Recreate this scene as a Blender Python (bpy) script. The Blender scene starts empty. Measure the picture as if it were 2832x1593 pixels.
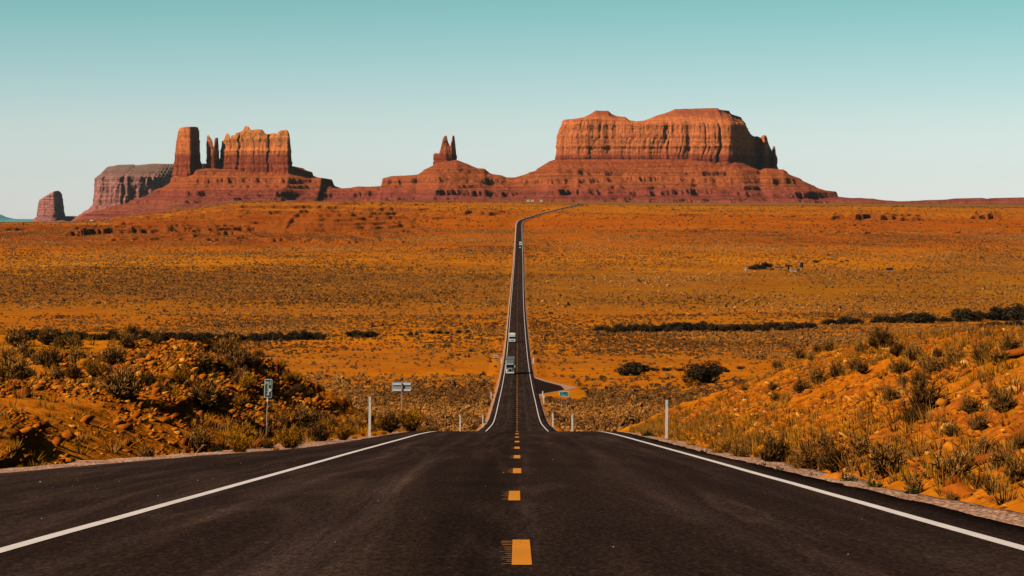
import bpy, math, random
import numpy as np
from mathutils import Vector
R_ = math.radians
sc = bpy.context.scene
COL = sc.collection
FPX, CX, HY = 7500.0, 1416.0, 575.0        # focal length, centre column and eye-level row, in photograph pixels

# ------------------------------------------------------------------ camera
cd = bpy.data.cameras.new("camera")
cam = bpy.data.objects.new("camera", cd); COL.objects.link(cam)
cd.sensor_width = 36.0
cd.lens = 36.0 * FPX / 2832.0
cd.clip_start = 0.3; cd.clip_end = 120000.0
cam.location = (0, 0, 0)
cam.rotation_euler = (R_(90) - math.atan((796.5 - HY) / FPX), 0, 0)
sc.camera = cam

# ------------------------------------------------------------------ light
SUN_EL = R_(38.0)
sx, sy = -0.88, -0.47                       # horizontal direction towards the sun (left, a little behind the camera)
n_ = math.hypot(sx, sy); sx /= n_; sy /= n_
sun_dir = Vector((sx * math.cos(SUN_EL), sy * math.cos(SUN_EL), math.sin(SUN_EL)))
ld = bpy.data.lights.new("sun", "SUN")
ld.energy = 5.0; ld.angle = R_(0.55); ld.color = (1.0, 0.91, 0.80)
sun = bpy.data.objects.new("sun", ld); COL.objects.link(sun)
sun.rotation_euler = sun_dir.to_track_quat('Z', 'Y').to_euler()
sun.location = (-60, -40, 80)

world = bpy.data.worlds.new("World"); sc.world = world
world.use_nodes = True
wn, wl = world.node_tree.nodes, world.node_tree.links
wn.clear()
wo = wn.new("ShaderNodeOutputWorld"); bg = wn.new("ShaderNodeBackground")
skyt = wn.new("ShaderNodeTexSky"); skyt.sky_type = 'NISHITA'; skyt.sun_disc = False
skyt.sun_elevation = SUN_EL; skyt.sun_rotation = math.atan2(sx, sy)
skyt.altitude = 1600; skyt.air_density = 1.0; skyt.dust_density = 0.6; skyt.ozone_density = 1.5
tc = wn.new("ShaderNodeTexCoord"); sep = wn.new("ShaderNodeSeparateXYZ")
rmp = wn.new("ShaderNodeValToRGB"); mul = wn.new("ShaderNodeMix"); mul.data_type = 'RGBA'; mul.blend_type = 'MULTIPLY'
mul.inputs[0].default_value = 1.0
wl.new(tc.outputs["Generated"], sep.inputs[0])
mr = wn.new("ShaderNodeMapRange"); mr.inputs[1].default_value = 0.0; mr.inputs[2].default_value = 0.30
wl.new(sep.outputs["Z"], mr.inputs[0]); wl.new(mr.outputs[0], rmp.inputs[0])
SKY_STOPS = [(0.0, (1.07, 1.11, 1.40)), (0.10, (0.98, 1.03, 1.11)), (0.25, (0.56, 0.90, 0.78)), (0.40, (0.28, 0.42, 0.34)), (1.0, (0.17, 0.20, 0.17))]
cr = rmp.color_ramp
while len(cr.elements) < len(SKY_STOPS): cr.elements.new(0.5)
for e, (p, c) in zip(cr.elements, SKY_STOPS): e.position = p; e.color = (*c, 1)
wl.new(skyt.outputs[0], mul.inputs[6]); wl.new(rmp.outputs[0], mul.inputs[7])
wl.new(mul.outputs[2], bg.inputs[0]); wl.new(bg.outputs[0], wo.inputs[0])
bg.inputs[1].default_value = 0.10
sc.view_settings.view_transform = 'Standard'; sc.view_settings.look = 'None'
sc.view_settings.exposure = 0.0; sc.view_settings.gamma = 1.0
sc.render.engine = 'CYCLES'
sc.cycles.max_bounces = 4; sc.cycles.diffuse_bounces = 0; sc.cycles.glossy_bounces = 2
sc.cycles.volume_bounces = 0; sc.cycles.transmission_bounces = 2
sc.cycles.use_denoising = True

# ------------------------------------------------------------------ helpers: numbers
rng = np.random.default_rng(13)
random.seed(13)
def ss(a, b, x):
    t = np.clip((np.asarray(x, float) - a) / (b - a), 0, 1); return t * t * (3 - 2 * t)
def hsh(i, j, k, s):
    h = (i * 374761393 + j * 668265263 + k * 2147483647 + s * 1274126177) & 0xFFFFFFFF
    h = ((h ^ (h >> 13)) * 1274126177) & 0xFFFFFFFF
    h = ((h ^ (h >> 16)) * 668265263) & 0xFFFFFFFF
    return ((h ^ (h >> 15)) & 0xFFFFFF) / float(0xFFFFFF)
def noise(x, y, z=None, s=0):
    """value noise, -1..1"""
    x = np.asarray(x, float); y = np.asarray(y, float)
    xi = np.floor(x).astype(np.int64); yi = np.floor(y).astype(np.int64)
    fx = x - xi; fy = y - yi
    fx = fx * fx * (3 - 2 * fx); fy = fy * fy * (3 - 2 * fy)
    if z is None:
        a = hsh(xi, yi, 0, s); b = hsh(xi + 1, yi, 0, s); c = hsh(xi, yi + 1, 0, s); d = hsh(xi + 1, yi + 1, 0, s)
        return ((a + (b - a) * fx) * (1 - fy) + (c + (d - c) * fx) * fy) * 2 - 1
    z = np.asarray(z, float); zi = np.floor(z).astype(np.int64); fz = z - zi; fz = fz * fz * (3 - 2 * fz)
    def lay(k):
        a = hsh(xi, yi, k, s); b = hsh(xi + 1, yi, k, s); c = hsh(xi, yi + 1, k, s); d = hsh(xi + 1, yi + 1, k, s)
        return (a + (b - a) * fx) * (1 - fy) + (c + (d - c) * fx) * fy
    l0 = lay(zi); l1 = lay(zi + 1)
    return (l0 + (l1 - l0) * fz) * 2 - 1
def fbm(x, y, z=None, oct=4, s=0, gain=0.5):
    a, t, f = 1.0, 0.0, 1.0; n = 0
    for o in range(oct):
        t = t + a * noise(x * f, y * f, None if z is None else z * f, s + o * 17); n += a; a *= gain; f *= 2.03
    return t / n
def pchip(xs, ys):
    xs = np.array(xs, float); ys = np.array(ys, float)
    h = np.diff(xs); d = np.diff(ys) / h
    m = np.zeros_like(ys); m[0] = d[0]; m[-1] = d[-1]
    for i in range(1, len(xs) - 1):
        if d[i - 1] * d[i] > 0:
            w1 = 2 * h[i] + h[i - 1]; w2 = h[i] + 2 * h[i - 1]
            m[i] = (w1 + w2) / (w1 / d[i - 1] + w2 / d[i])
    def f(x):
        x = np.asarray(x, float)
        i = np.clip(np.searchsorted(xs, x) - 1, 0, len(h) - 1)
        t = np.clip((x - xs[i]) / h[i], -0.5, 1.5)
        lo = x < xs[0]
        r = (2*t**3 - 3*t**2 + 1) * ys[i] + (t**3 - 2*t**2 + t) * h[i] * m[i] + (-2*t**3 + 3*t**2) * ys[i+1] + (t**3 - t**2) * h[i] * m[i+1]
        r = np.where(lo, ys[0] + (x - xs[0]) * m[0], r)
        return np.where(x > xs[-1], ys[-1] + (x - xs[-1]) * m[-1], r)
    return f

# ------------------------------------------------------------------ helpers: objects
def tag(o, label=None, cat=None, group=None, kind=None):
    if label: o["label"] = label
    if cat: o["category"] = cat
    if group: o["group"] = group
    if kind: o["kind"] = kind
    return o
def mesh_np(name, V, F, mat=None, smooth=False, attr=None):
    """F: int array n x 3 or n x 4"""
    V = np.asarray(V, np.float32); F = np.asarray(F, np.int32)
    me = bpy.data.meshes.new(name)
    k = F.shape[1]
    me.vertices.add(len(V)); me.vertices.foreach_set("co", V.ravel())
    me.loops.add(F.size); me.loops.foreach_set("vertex_index", F.ravel())
    me.polygons.add(len(F)); me.polygons.foreach_set("loop_start", np.arange(0, F.size, k, dtype=np.int32))
    try: me.polygons.foreach_set("loop_total", np.full(len(F), k, np.int32))
    except Exception: pass
    if smooth: me.polygons.foreach_set("use_smooth", np.ones(len(F), bool))
    if attr is not None:
        a = me.attributes.new("tint", 'FLOAT', 'POINT'); a.data.foreach_set("value", np.asarray(attr, np.float32))
    me.update(calc_edges=True)
    if mat: me.materials.append(mat)
    return me
def link(name, me, parent=None, loc=None, rot=None, scale=None):
    o = bpy.data.objects.new(name, me); COL.objects.link(o)
    if parent is not None: o.parent = parent
    if loc is not None: o.location = loc
    if rot is not None: o.rotation_euler = rot
    if scale is not None: o.scale = scale
    return o
def grid_faces(nr, nc, wrap=False):
    r = np.arange(nr - 1)[:, None]; c = np.arange(nc if wrap else nc - 1)[None, :]
    c2 = (c + 1) % nc
    a = r * nc + c; b = r * nc + c2; d = (r + 1) * nc + c; e = (r + 1) * nc + c2
    return np.stack([a, b, e, d], -1).reshape(-1, 4)
def empty(name, loc=(0, 0, 0), rz=0):
    o = bpy.data.objects.new(name, None); COL.objects.link(o); o.location = loc; o.rotation_euler = (0, 0, rz); o.empty_display_size = 0.3
    return o
class MB:
    """collects simple solids into one mesh"""
    def __init__(s): s.v = []; s.f = []
    def poly(s, pts, faces):
        b = len(s.v); s.v += [tuple(p) for p in pts]; s.f += [tuple(b + i for i in f) for f in faces]; return s
    def box(s, x0, x1, y0, y1, z0, z1, tx=0, ty0=0, ty1=0):
        """box, its top inset by tx at the sides, ty0 at the front (low y) and ty1 at the back"""
        p = [(x0,y0,z0),(x1,y0,z0),(x1,y1,z0),(x0,y1,z0),(x0+tx,y0+ty0,z1),(x1-tx,y0+ty0,z1),(x1-tx,y1-ty1,z1),(x0+tx,y1-ty1,z1)]
        return s.poly(p, [(0,3,2,1),(4,5,6,7),(0,1,5,4),(1,2,6,5),(2,3,7,6),(3,0,4,7)])
    def cyl(s, a, b, r0, r1=None, n=12):
        r1 = r0 if r1 is None else r1
        a = Vector(a); b = Vector(b); d = (b - a).normalized()
        u = d.orthogonal().normalized(); w = d.cross(u)
        pts = []
        for c, r in ((a, r0), (b, r1)):
            for k in range(n):
                t = 2 * math.pi * k / n; pts.append(c + u * math.cos(t) * r + w * math.sin(t) * r)
        fs = [(k, (k + 1) % n, n + (k + 1) % n, n + k) for k in range(n)] + [tuple(range(n))[::-1], tuple(range(n, 2 * n))]
        return s.poly(pts, fs)
    def prism(s, prof, x0, x1):
        """profile (y,z) extruded in x"""
        n = len(prof)
        pts = [(x0, y, z) for y, z in prof] + [(x1, y, z) for y, z in prof]
        fs = [(k, (k + 1) % n, n + (k + 1) % n, n + k) for k in range(n)] + [tuple(range(n))[::-1], tuple(range(n, 2 * n))]
        return s.poly(pts, fs)
    def build(s, name, mat, parent=None, bevel=0, **kw):
        me = bpy.data.meshes.new(name); me.from_pydata(s.v, [], s.f); me.update()
        me.materials.append(mat)
        o = link(name, me, parent, **kw)
        if bevel:
            m = o.modifiers.new("bevel", 'BEVEL'); m.width = bevel; m.segments = 2; m.limit_method = 'ANGLE'
        return o

# ------------------------------------------------------------------ helpers: materials
def newmat(name):
    m = bpy.data.materials.new(name); m.use_nodes = True
    nt = m.node_tree; b = nt.nodes["Principled BSDF"]
    return m, nt.nodes, nt.links, b
def _set(b, rough=0.9, spec=0.2, metal=0.0):
    b.inputs["Roughness"].default_value = rough
    b.inputs["Specular IOR Level"].default_value = spec
    b.inputs["Metallic"].default_value = metal
def N(nodes, links, typ, ins=None, **props):
    n = nodes.new(typ)
    for k, v in props.items(): setattr(n, k, v)
    for k, v in (ins or {}).items():
        if hasattr(v, "is_linked") or hasattr(v, "node"): links.new(v, n.inputs[k])
        else: n.inputs[k].default_value = v
    return n
def mixc(nodes, links, f, a, b, blend='MIX'):
    n = nodes.new("ShaderNodeMix"); n.data_type = 'RGBA'; n.blend_type = blend
    for k, v in ((0, f), (6, a), (7, b)):
        if hasattr(v, "node"): links.new(v, n.inputs[k])
        else: n.inputs[k].default_value = (*v, 1) if isinstance(v, tuple) and len(v) == 3 else v
    return n.outputs[2]
def ramp(nodes, links, f, stops, interp='LINEAR'):
    n = nodes.new("ShaderNodeValToRGB"); cr = n.color_ramp; cr.interpolation = interp
    while len(cr.elements) < len(stops): cr.elements.new(0.5)
    for e, (p, c) in zip(cr.elements, stops):
        e.position = p; e.color = (*c, 1) if isinstance(c, tuple) else (c, c, c, 1)
    links.new(f, n.inputs[0]); return n.outputs[0]
def pos(nodes, links, scale=(1, 1, 1), loc=(0, 0, 0)):
    g = nodes.new("ShaderNodeNewGeometry")
    mp = nodes.new("ShaderNodeMapping"); mp.inputs["Scale"].default_value = scale; mp.inputs["Location"].default_value = loc
    links.new(g.outputs["Position"], mp.inputs[0]); return mp.outputs[0]
def ntex(nodes, links, vec, scale, detail=4, rough=0.55, dist=0):
    n = nodes.new("ShaderNodeTexNoise"); links.new(vec, n.inputs["Vector"])
    n.inputs["Scale"].default_value = scale; n.inputs["Detail"].default_value = detail
    n.inputs["Roughness"].default_value = rough; n.inputs["Distortion"].default_value = dist
    return n.outputs["Fac"]
def bump(nodes, links, b, h, strength, dist, prev=None):
    n = nodes.new("ShaderNodeBump"); n.inputs["Strength"].default_value = strength; n.inputs["Distance"].default_value = dist
    links.new(h, n.inputs["Height"])
    if prev is not None: links.new(prev, n.inputs["Normal"])
    links.new(n.outputs[0], b.inputs["Normal"]); return n.outputs[0]
def plain(name, col, rough=0.6, spec=0.3, metal=0.0, var=0.12, scale=6.0, bmp=0.0):
    m, nd, lk, b = newmat(name); _set(b, rough, spec, metal)
    t = nd.new("ShaderNodeTexCoord"); f = ntex(nd, lk, t.outputs["Object"], scale, 3)
    c2 = tuple(c * (1 - 2 * var) for c in col)
    c = ramp(nd, lk, f, [(0.3, c2), (0.65, tuple(col))])
    lk.new(c, b.inputs["Base Color"])
    if bmp: bump(nd, lk, b, f, bmp, 0.02)
    return m

def mat_ground():
    m, nd, lk, b = newmat("desert_soil"); _set(b, 1.0, 0.0)
    g = nd.new("ShaderNodeNewGeometry"); sp = nd.new("ShaderNodeSeparateXYZ"); lk.new(g.outputs["Position"], sp.inputs[0])
    P = g.outputs["Position"]
    wide = ntex(nd, lk, pos(nd, lk, (0.5, 1, 1)), 0.006, 5, 0.6)       # broad tracts of land
    med = ntex(nd, lk, P, 0.05, 5, 0.6)
    near = ntex(nd, lk, P, 0.8, 5, 0.65)
    grit = ntex(nd, lk, P, 9.0, 4, 0.7)
    soil = ramp(nd, lk, med, [(0.30, (0.50, 0.110, 0.0040)), (0.50, (0.68, 0.180, 0.0045)), (0.70, (0.80, 0.27, 0.008))])
    tract = ramp(nd, lk, wide, [(0.36, (0.42, 0.130, 0.014)), (0.50, (0.66, 0.175, 0.005)), (0.66, (0.80, 0.265, 0.005))])
    c = mixc(nd, lk, 0.5, soil, tract)
    # along the valley: red badlands towards the escarpment, grey green flats at the mesa foot
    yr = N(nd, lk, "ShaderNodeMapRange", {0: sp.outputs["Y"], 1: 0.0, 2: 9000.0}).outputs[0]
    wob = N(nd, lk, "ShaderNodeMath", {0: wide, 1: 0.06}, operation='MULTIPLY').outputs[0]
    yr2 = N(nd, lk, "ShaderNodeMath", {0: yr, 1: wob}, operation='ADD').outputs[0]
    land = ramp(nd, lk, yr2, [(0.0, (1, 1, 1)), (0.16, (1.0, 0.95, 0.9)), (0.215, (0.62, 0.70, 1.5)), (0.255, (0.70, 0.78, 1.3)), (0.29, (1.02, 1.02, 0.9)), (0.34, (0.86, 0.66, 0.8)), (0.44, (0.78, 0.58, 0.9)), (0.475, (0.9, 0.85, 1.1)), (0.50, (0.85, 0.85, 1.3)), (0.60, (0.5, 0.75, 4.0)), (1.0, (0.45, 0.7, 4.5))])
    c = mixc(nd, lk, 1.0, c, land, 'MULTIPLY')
    # the red mudstone ridge left of the road, below the tableland
    by = ramp(nd, lk, yr2, [(0.325, 0.0), (0.345, 1.0), (0.440, 1.0), (0.462, 0.0)])
    bx = N(nd, lk, "ShaderNodeMapRange", {0: sp.outputs["X"], 1: -70.0, 2: -260.0}).outputs[0]
    bw = ramp(nd, lk, ntex(nd, lk, pos(nd, lk, (1, 0.6, 1)), 0.016, 5, 0.65), [(0.36, 0.25), (0.56, 1.0)])
    bf = N(nd, lk, "ShaderNodeMath", {0: by, 1: bx}, operation='MULTIPLY').outputs[0]
    bf = N(nd, lk, "ShaderNodeMath", {0: bf, 1: bw}, operation='MULTIPLY').outputs[0]
    c = mixc(nd, lk, bf, c, (0.36, 0.062, 0.006))
    # steep faces: bare rock beds, darkened to paint in the ledge shadows
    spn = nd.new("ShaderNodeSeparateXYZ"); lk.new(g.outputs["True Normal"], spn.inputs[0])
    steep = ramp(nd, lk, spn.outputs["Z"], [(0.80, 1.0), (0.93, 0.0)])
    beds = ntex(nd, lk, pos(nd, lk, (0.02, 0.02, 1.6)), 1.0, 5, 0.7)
    bed_shade = ramp(nd, lk, beds, [(0.35, (0.14, 0.030, 0.006)), (0.5, (0.34, 0.075, 0.008)), (0.65, (0.20, 0.042, 0.007))])
    c = mixc(nd, lk, steep, c, bed_shade)
    # sparse dry herbs: brown speckle
    far_m = ramp(nd, lk, yr, [(0.035, 0.0), (0.06, 1.0)])
    spk = ntex(nd, lk, P, 0.42, 4, 0.75)
    spkf = ramp(nd, lk, spk, [(0.46, 0.0), (0.64, 1.0)])
    cov = N(nd, lk, "ShaderNodeMath", {0: spkf, 1: far_m}, operation='MULTIPLY').outputs[0]
    cov = N(nd, lk, "ShaderNodeMath", {0: cov, 1: 0.42}, operation='MULTIPLY').outputs[0]
    c = mixc(nd, lk, cov, c, (0.11, 0.050, 0.012))
    v = ramp(nd, lk, near, [(0.3, 0.72), (0.7, 1.18)])
    c = mixc(nd, lk, 1.0, c, v, 'MULTIPLY')
    v2 = ramp(nd, lk, grit, [(0.3, 0.78), (0.7, 1.15)])
    c = mixc(nd, lk, 1.0, c, v2, 'MULTIPLY')
    lk.new(c, b.inputs["Base Color"])
    n1 = bump(nd, lk, b, near, 0.6, 0.25)
    n2 = bump(nd, lk, b, grit, 0.8, 0.05, n1)
    bump(nd, lk, b, spk, 0.5, 0.5, n2)
    return m

def mat_asphalt():
    m, nd, lk, b = newmat("asphalt"); _set(b, 1.0, 0.0)
    uv = nd.new("ShaderNodeUVMap"); uv.uv_map = "road"
    sp = nd.new("ShaderNodeSeparateXYZ"); lk.new(uv.outputs[0], sp.inputs[0])   # u: metres from the centre line, v: metres along
    P = pos(nd, lk)
    st = nd.new("ShaderNodeMapping"); st.inputs["Scale"].default_value = (1.6, 0.045, 1); lk.new(uv.outputs[0], st.inputs[0])
    streak = ntex(nd, lk, st.outputs[0], 1.0, 6, 0.6, 0.4)
    st2 = nd.new("ShaderNodeMapping"); st2.inputs["Scale"].default_value = (0.5, 0.02, 1); st2.inputs["Rotation"].default_value = (0, 0, 0.10); lk.new(uv.outputs[0], st2.inputs[0])
    sweep = ntex(nd, lk, st2.outputs[0], 1.2, 5, 0.6, 1.2)
    patch = ntex(nd, lk, P, 0.25, 4, 0.6)
    agg = ntex(nd, lk, P, 34.0, 3, 0.85)
    agg2 = ntex(nd, lk, P, 14.0, 4, 0.8)
    base = ramp(nd, lk, streak, [(0.30, (0.026, 0.0150, 0.0115)), (0.52, (0.032, 0.0187, 0.0142)), (0.64, (0.043, 0.0240, 0.0160)), (0.76, (0.068, 0.040, 0.026))])
    sw = ramp(nd, lk, sweep, [(0.38, 0.85), (0.50, 1.0), (0.555, 1.45), (0.60, 1.0)])
    c = mixc(nd, lk, 1.0, base, sw, 'MULTIPLY')
    # darker sealed strip along the centre joint, paler wheel tracks
    u = sp.outputs["X"]
    ua = N(nd, lk, "ShaderNodeMath", {0: u, 1: 0.35}, operation='ADD').outputs[0]
    ua = N(nd, lk, "ShaderNodeMath", {0: ua}, operation='ABSOLUTE').outputs[0]
    wob = N(nd, lk, "ShaderNodeMath", {0: patch, 1: 0.5}, operation='MULTIPLY').outputs[0]
    ua = N(nd, lk, "ShaderNodeMath", {0: ua, 1: wob}, operation='ADD').outputs[0]
    cen = ramp(nd, lk, ua, [(0.0, 0.70), (0.42, 0.72), (0.75, 1.0)])
    c = mixc(nd, lk, 1.0, c, cen, 'MULTIPLY')
    wn1 = N(nd, lk, "ShaderNodeMapRange", {0: sweep, 3: -0.9, 4: 0.9}).outputs[0]
    au = N(nd, lk, "ShaderNodeMath", {0: u}, operation='ABSOLUTE').outputs[0]
    au = N(nd, lk, "ShaderNodeMath", {0: au, 1: wn1}, operation='ADD').outputs[0]
    au = N(nd, lk, "ShaderNodeMath", {0: au, 1: 0.25}, operation='MULTIPLY').outputs[0]
    trk = ramp(nd, lk, au, [(0.33, 1.0), (0.40, 1.62), (0.46, 1.0), (0.66, 1.0), (0.71, 1.50), (0.76, 1.0)])
    c = mixc(nd, lk, 0.8, c, trk, 'MULTIPLY')
    st3 = nd.new("ShaderNodeMapping"); st3.inputs["Scale"].default_value = (26, 3.2, 1); lk.new(uv.outputs[0], st3.inputs[0])
    gr = ntex(nd, lk, st3.outputs[0], 1.0, 4, 0.9)
    c = mixc(nd, lk, 1.0, c, ramp(nd, lk, gr, [(0.32, 0.55), (0.5, 0.97), (0.66, 1.75)]), 'MULTIPLY')
    v = ramp(nd, lk, agg2, [(0.25, 0.5), (0.75, 1.6)]); c = mixc(nd, lk, 1.0, c, v, 'MULTIPLY')
    v = ramp(nd, lk, agg, [(0.30, 0.45), (0.55, 1.0), (0.66, 2.3)]); c = mixc(nd, lk, 1.0, c, v, 'MULTIPLY')
    v = ramp(nd, lk, patch, [(0.3, 0.88), (0.7, 1.1)]); c = mixc(nd, lk, 1.0, c, v, 'MULTIPLY')
    lk.new(c, b.inputs["Base Color"])
    n1 = bump(nd, lk, b, agg2, 0.35, 0.01); bump(nd, lk, b, agg, 0.4, 0.006, n1)
    return m

def mat_paint(name, col, wear0, wear1, asph=(0.033, 0.018, 0.012)):
    m, nd, lk, b = newmat(name); _set(b, 0.75, 0.25)
    f = ntex(nd, lk, pos(nd, lk, (1, 0.5, 1)), 12.0, 5, 0.75)
    f2 = ntex(nd, lk, pos(nd, lk), 1.1, 4, 0.6)
    k = ramp(nd, lk, f, [(wear0, 0.0), (wear1, 1.0)])
    v = ramp(nd, lk, f2, [(0.3, tuple(c * 0.82 for c in col)), (0.7, col)])
    lk.new(mixc(nd, lk, k, asph, v), b.inputs["Base Color"])
    bump(nd, lk, b, f, 0.3, 0.006)
    return m

def mat_gravel():
    m, nd, lk, b = newmat("pink_gravel"); _set(b, 0.95, 0.05)
    vo = nd.new("ShaderNodeTexVoronoi"); lk.new(pos(nd, lk), vo.inputs["Vector"]); vo.inputs["Scale"].default_value = 14.0
    f = ntex(nd, lk, pos(nd, lk), 1.4, 4, 0.7)
    c = ramp(nd, lk, vo.outputs["Color"], [(0.0, (0.34, 0.16, 0.095)), (0.45, (0.62, 0.35, 0.22)), (1.0, (0.85, 0.60, 0.44))])
    c2 = ramp(nd, lk, f, [(0.35, (0.60, 0.45, 0.35)), (0.65, (1.0, 0.95, 0.9))])
    lk.new(mixc(nd, lk, 1.0, c, c2, 'MULTIPLY'), b.inputs["Base Color"])
    bump(nd, lk, b, vo.outputs["Distance"], 1.0, 0.05)
    return m

def mat_rock(name, zst, zlo, zhi, streak_amt=0.5, sc_=1.0, bed=(0.80, 1.12), dark=(0.10, 0.035, 0.02)):
    """sandstone beds by height, dark varnish streaks down the faces, rubble tone on gentle slopes"""
    m, nd, lk, b = newmat(name); _set(b, 1.0, 0.0)
    g = nd.new("ShaderNodeNewGeometry"); sp = nd.new("ShaderNodeSeparateXYZ"); lk.new(g.outputs["Position"], sp.inputs[0])
    low = ntex(nd, lk, pos(nd, lk), 0.012 * sc_, 4, 0.6)
    wob = N(nd, lk, "ShaderNodeMapRange", {0: low, 3: -7.0 / sc_, 4: 7.0 / sc_}).outputs[0]
    z = N(nd, lk, "ShaderNodeMath", {0: sp.outputs["Z"], 1: wob}, operation='ADD').outputs[0]
    zz = N(nd, lk, "ShaderNodeMapRange", {0: z, 1: zlo, 2: zhi}).outputs[0]
    c = ramp(nd, lk, zz, [((p - zlo) / (zhi - zlo), col) for p, col in zst])
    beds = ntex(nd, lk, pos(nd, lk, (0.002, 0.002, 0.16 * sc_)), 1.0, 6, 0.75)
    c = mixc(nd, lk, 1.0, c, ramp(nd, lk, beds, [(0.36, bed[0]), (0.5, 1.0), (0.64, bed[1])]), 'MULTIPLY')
    stv = ntex(nd, lk, pos(nd, lk, (0.055 * sc_, 0.055 * sc_, 0.006 * sc_)), 1.0, 6, 0.7)
    spn = nd.new("ShaderNodeSeparateXYZ"); lk.new(g.outputs["True Normal"], spn.inputs[0])
    steep = ramp(nd, lk, spn.outputs["Z"], [(0.35, 1.0), (0.62, 0.0)])
    sf = ramp(nd, lk, stv, [(0.40, 1.0), (0.47, 0.0)])
    sf = N(nd, lk, "ShaderNodeMath", {0: sf, 1: steep}, operation='MULTIPLY').outputs[0]
    sf = N(nd, lk, "ShaderNodeMath", {0: sf, 1: streak_amt}, operation='MULTIPLY').outputs[0]
    c = mixc(nd, lk, sf, c, dark)
    crk = ntex(nd, lk, pos(nd, lk, (0.13 * sc_, 0.13 * sc_, 0.016 * sc_)), 1.0, 3, 0.5, 0.6)
    cf = ramp(nd, lk, crk, [(0.475, 0.0), (0.495, 1.0), (0.505, 1.0), (0.525, 0.0)])
    cf = N(nd, lk, "ShaderNodeMath", {0: cf, 1: steep}, operation='MULTIPLY').outputs[0]
    cf = N(nd, lk, "ShaderNodeMath", {0: cf, 1: 0.5}, operation='MULTIPLY').outputs[0]
    c = mixc(nd, lk, cf, c, dark)
    rub = ntex(nd, lk, pos(nd, lk), 0.09 * sc_, 6, 0.8)
    c = mixc(nd, lk, 1.0, c, ramp(nd, lk, rub, [(0.32, 0.62), (0.5, 1.0), (0.68, 1.35)]), 'MULTIPLY')
    lk.new(c, b.inputs["Base Color"])
    n1 = bump(nd, lk, b, stv, 0.9, 9.0 / sc_)
    bump(nd, lk, b, rub, 1.0, 9.0 / sc_, n1)
    return m

def mat_plant(name, dark, light, rough=0.9):
    """light and dark twigs by a per-point tint and a per-plant random value"""
    m, nd, lk, b = newmat(name); _set(b, rough, 0.08)
    a = nd.new("ShaderNodeAttribute"); a.attribute_name = "tint"
    oi = nd.new("ShaderNodeObjectInfo")
    f = ntex(nd, lk, pos(nd, lk), 2.5, 3, 0.7)
    s = N(nd, lk, "ShaderNodeMath", {0: a.outputs["Fac"], 1: f}, operation='ADD').outputs[0]
    s = N(nd, lk, "ShaderNodeMath", {0: s, 1: 0.5}, operation='MULTIPLY').outputs[0]
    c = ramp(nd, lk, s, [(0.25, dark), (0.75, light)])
    v = N(nd, lk, "ShaderNodeMapRange", {0: oi.outputs["Random"], 3: 0.75, 4: 1.2}).outputs[0]
    cc = N(nd, lk, "ShaderNodeCombineColor", {0: v, 1: v, 2: v}).outputs[0]
    lk.new(mixc(nd, lk, 1.0, c, cc, 'MULTIPLY'), b.inputs["Base Color"])
    return m

def mat_boulder():
    m, nd, lk, b = newmat("red_rubble"); _set(b, 0.95, 0.05)
    a = nd.new("ShaderNodeAttribute"); a.attribute_name = "tint"
    oi = nd.new("ShaderNodeObjectInfo")
    s = N(nd, lk, "ShaderNodeMath", {0: a.outputs["Fac"], 1: oi.outputs["Random"]}, operation='ADD').outputs[0]
    s = N(nd, lk, "ShaderNodeMath", {0: s, 1: 0.999}, operation='MODULO').outputs[0]
    c = ramp(nd, lk, s, [(0.0, (0.30, 0.058, 0.005)), (0.45, (0.52, 0.125, 0.006)), (0.88, (0.62, 0.18, 0.008)), (1.0, (0.84, 0.38, 0.060))])
    f = ntex(nd, lk, pos(nd, lk), 5.0, 5, 0.7)
    lk.new(mixc(nd, lk, 1.0, c, ramp(nd, lk, f, [(0.3, 0.7), (0.7, 1.15)]), 'MULTIPLY'), b.inputs["Base Color"])
    bump(nd, lk, b, f, 0.7, 0.05)
    return m

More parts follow.
